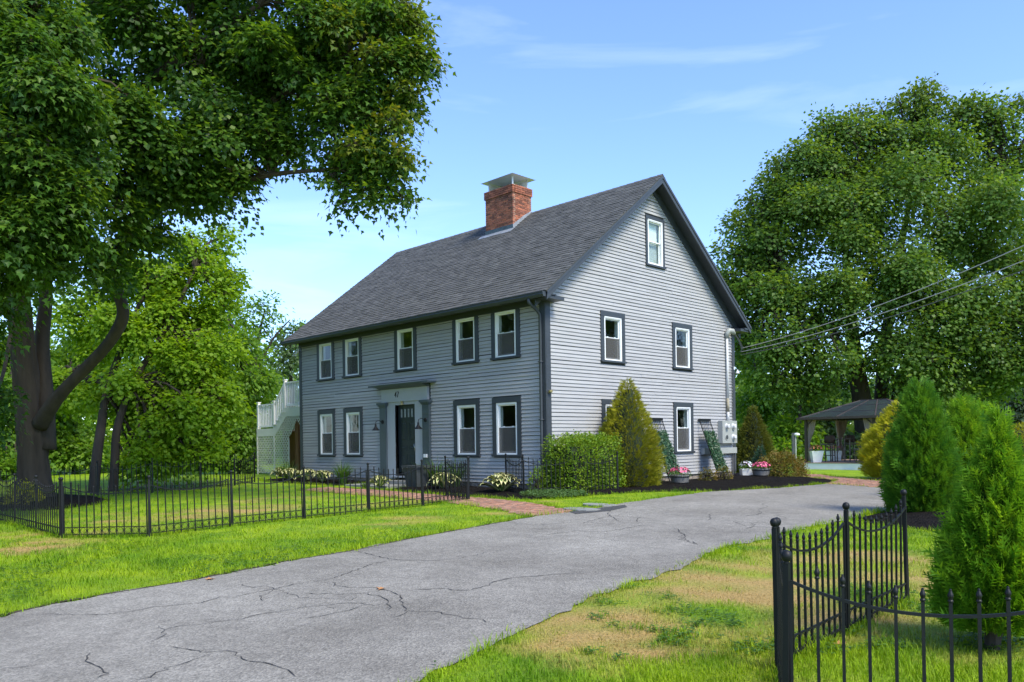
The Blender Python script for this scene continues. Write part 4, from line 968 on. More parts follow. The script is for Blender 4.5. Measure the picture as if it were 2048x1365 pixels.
fence('iron_fence', [(-.45, -1.05), (.42, -1.32), (1.18, -.28), (1.55, .95)], 'short black iron fence in front of the clipped hedge')
fence('iron_fence', [(11.36, -7.55), (11.39, -8.95), (11.42, -10.16)], 'black iron fence standing on dry grass right of the driveway')
fence('iron_fence', [(11.44, -10.2), (12.10, -11.42), (13.35, -10.87)], 'nearest black iron fence corner in the foreground')

# ------------------------------------------------------------------ side stairs and deck, left of the house
def ony(px, py, Y):
    v = CR[2] + CR[0] * (px - 1024) / FPX + CR[1] * (py - CYPX) / FPX; return CAMP + v * (Y - CAMP[1]) / v[1]
SY = 1.0
xa, xb, xc_, xd = [float(ony(p, 850, SY)[0]) for p in (513, 546, 568, 577)]
ZP, ZL = 2.05, 2.86
stair = thing('deck_stairs', 'white railed stairs and landing with lattice skirt beside the house', 'stairs', (xa, SY, float(zg(xa, SY))))
sx, sy, sz = stair.location
def S(mb, name, mat, parent=stair, **k):
    mb.v = [(x - sx, y - sy, z - sz) for x, y, z in mb.v]; return mb.build(name, mat, parent, **k)
XH = HX0 - .03
S(MB().box(xa, xb, SY + .03, SY + 1.3, ZP - .04, ZP), 'platform', MT['offwhite']); S(MB().box(xc_, XH, SY + .03, SY + 1.3, ZL - .04, ZL), 'landing', MT['offwhite'])
S(MB().prism([(xa, SY, ZP), (xb, SY, ZP), (xb + .1, SY, ZP + .05), (xc_, SY, ZL), (XH, SY, ZL), (XH, SY, ZL - .36), (xc_ + .15, SY, ZL - .36), (xb + .12, SY, ZP - .32), (xa, SY, ZP - .32)], (0, .028, 0)), 'fascia', MT['offwhite'])
for i in range(4):
    t = (i + .5) / 4; z = ZP + (ZL - ZP) * (i + 1) / 5; x = xb + (xc_ - xb) * i / 4
    S(MB().box(x, x + .34, SY - .02, SY + 1.25, z - .03, z).box(x + .0, x + .02, SY + .03, SY + 1.25, z - .18, z - .03), 'tread', MT['offwhite'])
def rail(x0, z0, x1, z1, yy, posts):
    d = 1.0
    for (x, z) in posts: S(MB().box(x - .055, x + .055, yy - .055, yy + .055, z - .02, z + d + .10).box(x - .075, x + .075, yy - .075, yy + .075, z + d + .10, z + d + .135), 'rail_post', MT['whiterail'])
    S(MB().beam((x0, yy, z0 + d), (x1, yy, z1 + d), .09, .05), 'top_rail', MT['whiterail']); S(MB().beam((x0, yy, z0 + .10), (x1, yy, z1 + .10), .05, .07), 'bottom_rail', MT['whiterail'])
    n = max(2, int(abs(x1 - x0) / .125))
    for i in range(1, n):
        t = i / n; x = x0 + (x1 - x0) * t; z = z0 + (z1 - z0) * t; S(MB().box(x - .019, x + .019, yy - .019, yy + .019, z + .10, z + d - .02), 'baluster', MT['whiterail'])
rail(xa + .06, ZP, xb, ZP, SY + .08, [(xa + .06, ZP), (xb, ZP)]); rail(xb + .06, ZP, xc_, ZL, SY + .08, [(xc_, ZL)]); rail(xc_ + .06, ZL, XH, ZL, SY + .08, [])
rail(xa + .06, ZP, xb, ZP, SY + 1.25, [(xa + .06, ZP), (xb, ZP)]); rail(xb + .06, ZP, xc_, ZL, SY + 1.25, [(xc_, ZL)]); rail(xc_ + .06, ZL, XH, ZL, SY + 1.25, [])
gz = float(zg(xa, SY))
# lattice: two layers of crossed strips under the fascia, with a pointed opening
top = lambda x: ZP - .33 if x < xb + .12 else (ZP - .32 + (ZL - ZP) * (x - xb - .12) / (xc_ - xb + .03) if x < xc_ + .15 else ZL - .37)
pk = float(ony(594, 840, SY)[0]); pkz = float(ony(594, 840, SY)[2]); pw = pk - xd
def inl(x, z):
    if not (xa + .06 < x < XH and gz + .04 < z < top(x)): return False
    if xd < x < pk + pw and z < pkz - abs(x - pk) / pw * (pkz - 1.62): return False
    return True
lat = MB()
for sgn, yy in ((1, SY + .006), (-1, SY + .016)):
    for c0 in np.arange(-8, 8, .135):
        run = None; zs = np.arange(gz, ZL, .02)
        for z in list(zs) + [99]:
            x = xa + 2.5 + c0 + sgn * (z - 1.5) * .72; ok = z < 90 and inl(x, z)
            if ok and run is None: run = (x, z)
            if ok: last = (x, z)
            if not ok and run is not None:
                if last[1] - run[1] > .04: lat.beam((run[0], yy, run[1]), (last[0], yy, last[1]), .036, .008, (0, 1, 0))
                run = None
tag(S(lat, 'lattice', MT['offwhite']), kind='stuff')
for x0, z1 in ((xa, ZP - .32), (xb + .02, ZP - .32), (xd - .06, 1.62)): S(MB().box(x0, x0 + .075, SY - .006, SY + .03, gz, z1), 'lattice_frame', MT['offwhite'])
S(MB().box(xd + .05, xd + .30, SY + .25, SY + .45, gz - .05, 2.4), 'timber_post', MT['wood']); S(MB().beam((xd + .4, SY + .6, 1.75), (XH, SY + .6, .95), .05, .26), 'stringer', MT['wood'])
S(MB().box(xa + .02, XH, SY + 1.31, SY + 1.33, gz, ZP - .1), 'rear_light_block', MT['wood'])  # added solid wall, blocks light from behind so the lattice openings look dark
S(MB().box(xa, xa + .1, SY + 1.2, SY + 1.3, gz, ZP).box(xb, xb + .1, SY + 1.2, SY + 1.3, gz, ZP), 'timber_leg', MT['wood'])

# ------------------------------------------------------------------ entrance step, planter and other small things
st_ = MB(); st_.box(-6.75, -5.05, -.62, -.21, .0, .22); tag(st_.build('stone_step', MT['slate']), 'grey stone step in front of the front door', 'step')
s2 = MB(); s2.box(-7.05, -4.85, -1.55, -.64, .0, .125); tag(s2.build('stone_slab', MT['slate']), 'low stone slab between the step and the brick walk', 'slab')
pz = float(zg(-4.2, -1.0)) + .06
pt = thing('planter', 'large dark tapered planter right of the front door', 'planter', (-4.02, -1.05, pz))
q = MB(); q.add([(-.24, -.24, 0), (.24, -.24, 0), (.24, .24, 0), (-.24, .24, 0), (-.31, -.31, .55), (.31, -.31, .55), (.31, .31, .55), (-.31, .31, .55)], [(0, 1, 5, 4), (1, 2, 6, 5), (2, 3, 7, 6), (3, 0, 4, 7), (3, 2, 1, 0)]); q.add([(-.28, -.28, .50), (.28, -.28, .50), (.28, .28, .50), (-.28, .28, .50)], [(0, 1, 2, 3)]); q.build('pot', MT['planter'], pt)
rim = MB()
for a, b in (((-.34, -.34), (.34, -.29)), ((-.34, .29), (.34, .34)), ((-.34, -.29), (-.29, .29)), ((.29, -.29), (.34, .29))): rim.box(a[0], b[0], a[1], b[1], .53, .60)
rim.build('rim', MT['planter'], pt)
ow = ony(853, 912, -.11); MB().box(-4.90, -4.76, -.150, -.106, ow[2] - .05, ow[2] + .05).build('outlet_cover', MT['white'], house)

# ------------------------------------------------------------------ flower pots
def leaf_np(C, T, Nn, S_, tv, tf):
    """Place a leaf template at C with tip direction T, normal Nn and size S_."""
    T = T / (np.linalg.norm(T, axis=1, keepdims=True) + 1e-9); Sd = np.cross(T, Nn); Sd /= (np.linalg.norm(Sd, axis=1, keepdims=True) + 1e-9); Nn = np.cross(Sd, T)
    n, k = len(C), len(tv)
    V = C[:, None, :] + S_[:, None, None] * (tv[None, :, 0, None] * Sd[:, None, :] + tv[None, :, 1, None] * T[:, None, :] + tv[None, :, 2, None] * Nn[:, None, :])
    F = (np.arange(n)[:, None, None] * k + tf[None]).reshape(-1, tf.shape[1])
    return V.reshape(-1, 3), F
RHO = (np.array([(0, 0, 0), (.30, .45, .07), (0, 1, -.04), (-.30, .45, .07)]), np.array([(0, 1, 2), (0, 2, 3)]))
MAP5 = (np.array([(0, 0, 0), (.50, .22, .05), (.20, .48, .04), (0, 1, -.08), (-.20, .48, .04), (-.50, .22, .05)]), np.array([(0, 1, 2), (0, 2, 3), (0, 3, 4), (0, 4, 5)]))
MAP9 = (np.array([(0, .38, .03), (0, 0, 0), (.40, .02, -.02), (.24, .27, .02), (.58, .52, -.05), (.20, .58, .02), (0, 1.05, -.10), (-.20, .58, .02), (-.58, .52, -.05), (-.24, .27, .02), (-.40, .02, -.02)]),
        np.array([(0, i, i + 1) for i in range(1, 10)] + [(0, 10, 1)]))
def _frond():
    v = []; f = []
    def fing(bx, by, tx, ty, w, z=0):
        d = np.array([tx - bx, ty - by]); d = d / np.linalg.norm(d); nrm = np.array([-d[1], d[0]]) * w; mx, my = bx + (tx - bx) * .6, by + (ty - by) * .6
        b = len(v); v.extend([(bx + nrm[0] * .9, by + nrm[1] * .9, 0), (tx, ty, z), (bx - nrm[0] * .9, by - nrm[1] * .9, 0)]); f.append((b, b + 1, b + 2))
    fing(0, 0, 0, 1, .055)
    for y, l in ((.18, .34), (.40, .30), (.62, .22)):
        fing(0, y, l * .8, y + l * .85, .05, .03); fing(0, y + .08, -l * .8, y + .08 + l * .85, .05, .03)
    return np.array(v), np.array(f)
FRO = _frond()
def foliage(name, parts, mat, parent=None):
    """parts: list of (C, T, N, size, template, cv) -> one leaf mesh, four-sided lists kept as triangles."""
    Vs, Fs, rv, cv, o = [], [], [], [], 0
    for C_, T_, N_, S_, (tv, tf), c_ in parts:
        v, f = leaf_np(C_, T_, N_, S_, tv, tf); Vs.append(v); Fs.append(f + o); o += len(v)
        rv.append(np.repeat(rng.random(len(C_)), len(tv))); cv.append(np.repeat(c_, len(tv)))
    me = np_mesh(name, np.concatenate(Vs), np.concatenate(Fs), mat, {'rv': np.concatenate(rv), 'cv': np.concatenate(cv)})
    return link(name, me, parent)
def unit(n):
    v = rng.normal(size=(n, 3)); return v / np.linalg.norm(v, axis=1, keepdims=True)
MT['petunia_leaf'] = leafmat('petunia_leaf', (.06, .13, .02), (.09, .18, .03), (.14, .22, .04))
def petal_mat(name, a, b): return leafmat(name, a, b, (min(1, a[0] * 1.1), a[1] * 1.6, a[2] * 1.5), .15)
MT['pink'] = petal_mat('pink_petal', (.62, .06, .18), (.75, .22, .32)); MT['whitepetal'] = petal_mat('white_petal', (.75, .74, .76), (.60, .45, .66)); MT['mixpetal'] = petal_mat('orange_petal', (.70, .16, .10), (.72, .38, .14))
def flowers(parent, r, z0, h, n, pm, seed, leafn=260):
    a = rng.uniform(0, 2 * np.pi, leafn); q = np.sqrt(rng.random(leafn)) * r; zz = z0 + rng.random(leafn) * h * .7 * (1 - (q / r) ** 2 * .5)
    C_ = np.stack([np.cos(a) * q, np.sin(a) * q, zz], 1); T_ = np.stack([np.cos(a), np.sin(a), rng.uniform(-.5, .6, leafn)], 1)
    foliage('leaves', [(C_, T_, np.tile([0, 0, 1.], (leafn, 1)) + unit(leafn) * .4, rng.uniform(.04, .075, leafn), RHO, rng.random(leafn))], MT['petunia_leaf'], parent)['kind'] = 'stuff'
    C2 = []; T2 = []; N2 = []; S2 = []
    for i in range(n):
        aa, qq = rng.uniform(0, 2 * np.pi), math.sqrt(rng.random()) * r * 1.02; c = np.array([math.cos(aa) * qq, math.sin(aa) * qq, z0 + h * (.95 - .5 * (qq / r) ** 2) + rng.normal() * .02]); nr = np.array([math.cos(aa) * qq / r, math.sin(aa) * qq / r, .8]); nr /= np.linalg.norm(nr)
        u = np.cross(nr, [0, 0, 1.0]); u = u / (np.linalg.norm(u) + 1e-6); w = np.cross(nr, u); s = rng.uniform(.035, .052)
        for k in range(5): t = k * 2 * np.pi / 5; C2.append(c); T2.append(u * math.cos(t) + w * math.sin(t) + nr * .35); N2.append(nr); S2.append(s)
    foliage('flowers', [(np.array(C2), np.array(T2), np.array(N2), np.array(S2), (RHO[0] * np.array([1.7, 1, 1]), RHO[1]), np.repeat(rng.random(n), 5))], pm, parent)['kind'] = 'stuff'
def gz_bed(x, y, m=.055): return float(zg(x, y)) + m
def barrel(x, y, label, pm, r=.27, h=.26):
    t = thing('barrel_planter', label, 'planter', (x, y, gz_bed(x, y)), 0, 'half barrel planters by the gable')
    MB().lathe([(r * .80, 0), (r * .88, h * .25), (r * .97, h * .8), (r, h), (r * .93, h), (r * .9, h * .82), (.01, h * .82)], 20).build('tub', MT['potgrey'], t, True)
    for z in (.10, .74): MB().lathe([(r * (.83 + .17 * z) + .004, h * z), (r * (.84 + .17 * z) + .010, h * z), (r * (.86 + .17 * z) + .010, h * (z + .15)), (r * (.85 + .17 * z), h * (z + .15))], 20).build('band', MT['potband'], t, True)
    flowers(t, r * 1.12, h * .85, .25, 60, pm, 1)
    return t
p1_ = at(1360, 968, 22.35); barrel(p1_[0], p1_[1], 'half barrel planter of pink flowers beside the left trellis', MT['pink'])
p2_ = at(1522, 955, 25.9); barrel(p2_[0], p2_[1], 'half barrel planter of pink flowers past the house corner', MT['pink'], .29, .27)
def boxpot(name, p, w0, w1, h, label, pm, z=None, yellow=False, n=40):
    zb = gz_bed(p[0], p[1]) if z is None else z
    t = thing(name, label, 'planter', (p[0], p[1], zb), .78)
    q = MB(); q.add([(-w0, -w0, 0), (w0, -w0, 0), (w0, w0, 0), (-w0, w0, 0), (-w1, -w1, h), (w1, -w1, h), (w1, w1, h), (-w1, w1, h), (-w1 * .9, -w1 * .9, h - .04), (w1 * .9, -w1 * .9, h - .04), (w1 * .9, w1 * .9, h - .04), (-w1 * .9, w1 * .9, h - .04)],
                    [(3, 2, 1, 0), (0, 1, 5, 4), (1, 2, 6, 5), (2, 3, 7, 6), (3, 0, 4, 7), (8, 9, 10, 11), (4, 5, 9, 8), (5, 6, 10, 9), (6, 7, 11, 10), (7, 4, 8, 11)]); q.build('pot', MT['white'], t)
    flowers(t, w1 * 1.2, h - .03, .28, n, pm, 2, 180); return t
boxpot('flower_box', at(1493, 949, 27.0), .17, .20, .22, 'white box of white flowers at the house corner', MT['whitepetal'])

# ------------------------------------------------------------------ leaning trellises with leaf panels
MT['ivy'] = leafmat('trellis_leaf', (.012, .045, .016), (.03, .095, .03), (.12, .19, .09), .15, .35, .3)
def trellis(y0, label):
    w = .66; xb_, xt_, zt_ = .76, .075, 1.97; zb_ = gz_bed(xb_, y0)
    t = thing('trellis', label, 'trellis', (xb_, y0, zb_), 0, 'trellises leaning on the gable')
    P3 = lambda u, v, o=0.0: Vector((-(xb_ - xt_) * v + o * .92, u, (zt_ - zb_) * v + o * .38))
    for u in (.02, w - .02): MB().beam(P3(u, 0), P3(u, 1), .022, .022).build('stile', MT['iron'], t)
    MB().beam(P3(-.02, 1), P3(w + .02, 1), .04, .075, (0, 0, 1)).build('top_bar', MT['iron'], t)
    g_ = MB()
    for u in np.linspace(.1, w - .1, 6): g_.beam(P3(u, .02), P3(u, .98), .008, .008)
    for v in (.03, .84, .92): g_.beam(P3(.02, v), P3(w - .02, v), .008, .008)
    g_.build('wire_grid', MT['iron'], t)
    n = 1500; u = rng.uniform(0.0, w, n); v = rng.uniform(.10, .80, n); C_ = np.array([P3(a, b, c) for a, b, c in zip(u, v, rng.uniform(.0, .06, n))])
    N_ = np.tile([.92, 0, .38], (n, 1)) + unit(n) * .55; T_ = np.cross(N_, unit(n))
    foliage('leaf_panel', [(C_, T_, N_, rng.uniform(.04, .07, n), (RHO[0] * np.array([1.3, 1, 1]), RHO[1]), rng.random(n))], MT['ivy'], t)
    MB().add([P3(.03, .12, -.004), P3(w - .03, .12, -.004), P3(w - .03, .79, -.004), P3(.03, .79, -.004)] + [P3(.03, .12, .012), P3(w - .03, .12, .012), P3(w - .03, .79, .012), P3(.03, .79, .012)], [(0, 1, 2, 3), (4, 5, 6, 7), (0, 1, 5, 4), (2, 3, 7, 6), (1, 2, 6, 5), (3, 0, 4, 7)]).build('backing', paint('panel_backing', (.010, .03, .012), .8, .2), t)
trellis(7.14, 'leaning trellis with leafy green panel beside the meter cabinet'); trellis(4.42, 'leaning trellis with leafy green panel left of the lower gable window')

# ------------------------------------------------------------------ gazebo and its deck
GO = np.array([-1.70, 18.60]); gzz = float(zg(GO[0], GO[1])); DK = .26
dkt = thing('deck', 'low white sided timber deck under the gazebo', 'deck', (GO[0], GO[1], gzz))
q = MB(); dx0, dx1, dy0, dy1 = -.22, 6.2, -.25, 5.0; q.box(dx0, dx1, dy0, dy1, -.2, DK - gzz - .03); q.build('skirt', MT['whiterail'], dkt)
for i in range(40):
    y = dy0 - .02 + i * (dy1 - dy0 + .04) / 40; MB().box(dx0 - .02, dx1 + .02, y, y + .125, DK - gzz - .028, DK - gzz).build('deck_board', MT['deckwood'], dkt)
gb = thing('gazebo', 'brown hardtop gazebo with tied curtains on the white deck', 'gazebo', (GO[0], GO[1], DK))
WX, WY = 4.5, 3.4; EZ = 2.165 - DK; RZ = 2.93 - DK
def gpost(x, y, br):
    q = MB(); q.box(x - .05, x + .05, y - .05, y + .05, 0, EZ)
    for (dx, dy) in br: q.tube([(x + dx * .02, y + dy * .02, EZ - .55), (x + dx * .10, y + dy * .10, EZ - .25), (x + dx * .35, y + dy * .35, EZ - .02)], .025, 5)
    q.build('post', MT['brown'], gb)
gpost(0, 0, [(1, 0), (0, 1)]); gpost(WX, 0, [(-1, 0), (0, 1)]); gpost(0, WY, [(1, 0), (0, -1)]); gpost(WX, WY, [(-1, 0), (0, -1)]); gpost(2.9, 0, [(-1, 0)])
q = MB(); ov = .28; x0, x1, y0, y1 = -ov, WX + ov, -ov, WY + ov; cy_ = (y0 + y1) / 2; ra, rb_ = x0 + (y1 - y0) / 2, x1 - (y1 - y0) / 2; ra, rb_ = WX / 2 - .55, WX / 2 + .55
E4 = [(x0, y0, EZ), (x1, y0, EZ), (x1, y1, EZ), (x0, y1, EZ)]; R2_ = [(ra, cy_, RZ), (rb_, cy_, RZ)]
fr = MB()
for a, b in zip(E4, E4[1:] + E4[:1]): fr.beam(a, b, .06, .10)
fr.beam(R2_[0], R2_[1], .07, .06)
for a, b in ((E4[0], R2_[0]), (E4[3], R2_[0]), (E4[1], R2_[1]), (E4[2], R2_[1])): fr.beam(a, b, .06, .05)
lerp = lambda a, b, t: tuple(np.array(a) + (np.array(b) - np.array(a)) * t)
for t in (.33, .66):
    fr.beam(lerp(E4[0], E4[1], t), lerp(R2_[0], R2_[1], t), .05, .045); fr.beam(lerp(E4[3], E4[2], t), lerp(R2_[0], R2_[1], t), .05, .045)
for t in (.36, .70):
    L4 = [lerp(E4[0], R2_[0], t), lerp(E4[1], R2_[1], t), lerp(E4[2], R2_[1], t), lerp(E4[3], R2_[0], t)]
    for a, b in zip(L4, L4[1:] + L4[:1]): fr.beam(a, b, .035, .035)
fr.build('roof_frame', MT['brown'], gb)
for idx in ((0, 1, 5, 4), (1, 2, 5), (2, 3, 4, 5), (3, 0, 4)):
    pts = [np.array((E4 + R2_)[i]) + np.array([0, 0, -.005]) for i in idx]; MB().prism(pts, (0, 0, .012)).build('roof_panel', MT['polycarb'], gb)
def drape(x, y, ang, s=1):
    prof = []; q = MB(); n = 15; zs = [EZ - .06, EZ - .5, 1.05, .86, .78, .6, .05]; ws = [.40, .32, .16, .10, .10, .20, .34]
    rows = []
    for z, w in zip(zs, ws):
        row = []
        for i in range(n):
            u = i / (n - 1); xx = u * w; row.append((x + math.cos(ang) * xx * s + math.sin(ang) * .03 * math.sin(i * 2.1), y + math.sin(ang) * xx * s + math.cos(ang) * .03 * math.sin(i * 2.1), z))
        rows.append(row)
    vs = [p for r_ in rows for p in r_]; fs = [(a * n + i, a * n + i + 1, (a + 1) * n + i + 1, (a + 1) * n + i) for a in range(len(zs) - 1) for i in range(n - 1)]
    q.add(vs, fs); q.build('curtain', MT['drape'], gb, True)
drape(.06, .06, 0); drape(.06, .06, math.pi / 2); drape(.06, WY - .06, 0); drape(.06, WY - .06, -math.pi / 2); drape(2.95, .04, 0); drape(WX - .06, .06, math.pi / 2); drape(2.85, .04, 0, -1)
def wx(p, z=DK): return (p[0], p[1], z)
def bar_chair(p, rz, label):
    t = thing('bar_chair', label, 'chair', wx(p), rz, 'dark bar chairs under the gazebo')
    for a in (-.2, .2):
        for b in (-.2, .2): MB().beam((a * 1.1, b * 1.1, 0), (a, b, .74), .035, .035).build('leg', MT['brown'], t)
    MB().box(-.24, .24, -.24, .24, .74, .80).build('seat', MT['wicker'], t)
    q = MB(); n = 9
    vs = []; 
    for z, w in ((.82, .22), (1.0, .25), (1.12, .24), (1.17, .17)):
        for i in range(n): u = -1 + 2 * i / (n - 1); vs.append((u * w, .24 - .10 * u * u + (z - .8) * .12, z))
    q.add(vs, [(a * n + i, a * n + i + 1, (a + 1) * n + i + 1, (a + 1) * n + i) for a in range(3) for i in range(n - 1)])
    o = q.build('backrest', MT['wicker'], t, True); md = o.modifiers.new('thickness', 'SOLIDIFY'); md.thickness = .03
    fr2 = MB()
    for z in (.28, .5): fr2.beam((-.21, -.21, z), (.21, -.21, z), .022, .022).beam((-.21, .21, z), (.21, .21, z), .022, .022).beam((-.21, -.21, z), (-.21, .21, z), .022, .022).beam((.21, -.21, z), (.21, .21, z), .022, .022)
    fr2.build('stretcher', MT['brown'], t)
    for a in (-.23, .23): MB().beam((a, .2, .98), (a, -.2, .98), .03, .03).beam((a, -.2, .8), (a, -.2, .98), .03, .03).build('armrest', MT['brown'], t)
bar_chair(at(1656, 900, 35.2), -2.3, 'dark wicker bar chair nearer the white flower pot'); bar_chair(at(1704, 900, 35.6), .9, 'dark wicker bar chair right of the bar table')
tb = thing('bar_table', 'small dark bar table between the wicker bar chairs', 'table', wx(at(1682, 900, 35.4)), .78)
MB().box(-.33, .33, -.33, .33, .98, 1.02).build('tabletop', MT['brown'], tb)
for a in (-.28, .28):
    for b in (-.28, .28): MB().box(a - .02, a + .02, b - .02, b + .02, 0, .98).build('leg', MT['brown'], tb)
lc = thing('lounge_chair', 'low brown wicker lounge chair beside the yellow shrub', 'chair', wx(at(1732, 915, 33.2)), .78 + 3.14)
MB().box(-.33, .33, .24, .32, .30, .86).build('backrest', MT['wicker'], lc); MB().box(-.33, .33, -.32, .24, .30, .42).build('seat', MT['wicker'], lc)
for a in (-.31, .27):
    for b in (-.30, .26): MB().box(a, a + .04, b, b + .04, 0, .30).build('leg', MT['brown'], lc)
for a in (-.37, .33): MB().box(a, a + .04, -.30, .24, .56, .60).box(a, a + .04, -.30, -.26, .30, .56).build('armrest', MT['brown'], lc)
boxpot('flower_pot', at(1632, 925, 34.8), .17, .26, .50, 'white tapered pot of orange and yellow flowers on the deck', MT['mixpetal'], DK, n=45)
boxpot('flower_pot', at(1668, 915, 37.0), .22, .27, .45, 'white pot of red flowers behind the bar chairs', MT['pink'], DK, n=40)
lp_ = at(1587, 905, 33.0); lz = float(zg(lp_[0], lp_[1]))
lt = thing('garden_lamp', 'dark garden lamp post with white head left of the gazebo', 'lamp', (lp_[0], lp_[1], lz), .78)
MB().box(-.05, .05, -.05, .05, 0, 1.55).build('post', MT['planter'], lt); MB().tube([(.10, 0, .2), (.10, 0, 1.45)], .018, 6).build('pole', MT['pvc'], lt); MB().lathe([(.04, 1.42), (.13, 1.46), (.13, 1.52), (.03, 1.55)], 10, (.14, 0, 0)).build('lamp_head', MT['white'], lt)
# ------------------------------------------------------------------ trees
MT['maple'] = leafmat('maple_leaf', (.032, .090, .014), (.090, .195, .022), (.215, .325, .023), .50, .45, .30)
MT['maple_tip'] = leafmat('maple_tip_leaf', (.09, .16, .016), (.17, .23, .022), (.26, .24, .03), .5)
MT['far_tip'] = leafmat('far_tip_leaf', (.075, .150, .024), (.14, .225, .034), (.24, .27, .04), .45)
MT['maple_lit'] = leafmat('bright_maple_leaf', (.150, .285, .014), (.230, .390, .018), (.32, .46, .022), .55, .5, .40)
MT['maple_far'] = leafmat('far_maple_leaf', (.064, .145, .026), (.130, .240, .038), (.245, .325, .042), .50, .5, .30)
MT['wood_leaf'] = leafmat('woodland_leaf', (.080, .180, .014), (.150, .290, .022), (.24, .37, .026), .50, .5, .35)
MT['pale_leaf'] = leafmat('pale_leaf', (.060, .120, .045), (.11, .18, .07), (.16, .23, .10), .35, .5, .35)
MT['grey_leaf'] = leafmat('grey_green_leaf', (.040, .075, .045), (.075, .120, .075), (.11, .16, .10), .30, .55, .30)
RHW = (RHO[0] * np.array([1.55, 1, 1]), RHO[1])
def lobe_sprays(lobes, per, spray_r, size, tpl, droop=.35, shell=.55, n_sprays=None):
    """Leaf sprays spread through ellipsoid lobes; returns leaf arrays and the spray centres."""
    Cs, Ts, Ns, Ss, cvs, heads = [], [], [], [], [], []
    for (c, r, n) in lobes:
        c = np.array(c); r = np.array(r, float)
        d = unit(n); rad = rng.uniform(shell ** 2, 1.0, n) ** .5
        rad = rad * (1 + .16 * np.sin(d[:, 0] * 5 + c[0]) * np.sin(d[:, 2] * 6 + c[1]) + .07 * np.clip(rng.normal(size=n), -2, 1.4))
        P = c + d * r * rad[:, None]; heads.append((c, P))
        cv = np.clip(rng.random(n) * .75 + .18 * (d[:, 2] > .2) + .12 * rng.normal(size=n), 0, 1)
        m = n * per; o = np.repeat(d, per, 0); sp = np.repeat(P, per, 0)
        ax = np.tile([0, 0, 1.], (n, 1)) * .9 + d * .75 + unit(n) * .35; ax /= np.linalg.norm(ax, axis=1, keepdims=True); A = np.repeat(ax, per, 0)
        off = np.clip(rng.normal(size=(m, 3)), -1.45, 1.45) * spray_r * np.repeat(rng.uniform(.6, 1.3, n), per)[:, None]
        off -= A * (np.einsum('ij,ij->i', off, A) * .68)[:, None]
        dist = np.linalg.norm(off, axis=1); off[:, 2] -= droop * np.minimum(dist ** 2 / spray_r, 1.5 * dist) * .45
        tip = off / (dist[:, None] + 1e-6) + o * .5 + unit(m) * .45; tip[:, 2] -= droop
        Cs.append(sp + off); Ts.append(tip); Ns.append(A + unit(m) * .42); Ss.append(size * rng.uniform(.5, 1.4, m)); cvs.append(np.repeat(cv, per))
    return (np.concatenate(Cs), np.concatenate(Ts), np.concatenate(Ns), np.concatenate(Ss), tpl, np.concatenate(cvs)), heads
def px_lobes(L_, dens, flat=.85, deep=1.0, sub=0):
    out = []
    for px, py, D, r in L_:
        R = r * D / FPX
        if sub and r > 30:
            c = at(px, py, D); d = unit(sub); d[:, 2] *= .9
            for k in range(sub):
                q = R * rng.uniform(.25, .60); out.append((c + d[k] * (R - q * .7) * rng.uniform(.6, 1.12), (q * deep, q * deep, q * flat * .8), max(5, int(dens * (r / 100.0) ** 2 / sub))))
            continue
        out.append((at(px, py, D), (R * deep, R * deep, R * flat), max(6, int(dens * (r / 100.0) ** 2))))
    return out
def branch_to(mb, a, b, r0, r1, wob=.08, n=5):
    a = np.array(a, float); b = np.array(b, float); l = np.linalg.norm(b - a); pts = []
    for i in range(n + 1):
        t = i / n; p = a + (b - a) * t + np.array([0, 0, .12 * l * math.sin(math.pi * t)]) + (rng.normal(size=3) * wob * l * (0 < i < n)) * .5; pts.append(p)
    mb.tube(pts, [r0 + (r1 - r0) * i / n for i in range(n + 1)], 5)
def smooth_path(pts, rad, n=4):
    P = [np.array(p, float) for p in pts]; out = []; ro = []
    for i in range(len(P) - 1):
        p0, p1, p2, p3 = P[max(i - 1, 0)], P[i], P[i + 1], P[min(i + 2, len(P) - 1)]
        for k in range(n):
            t = k / n; out.append(.5 * ((2 * p1) + (-p0 + p2) * t + (2 * p0 - 5 * p1 + 4 * p2 - p3) * t * t + (-p0 + 3 * p1 - 3 * p2 + p3) * t ** 3)); ro.append(rad[i] + (rad[i + 1] - rad[i]) * t)
    out.append(P[-1]); ro.append(rad[-1]); return out, ro
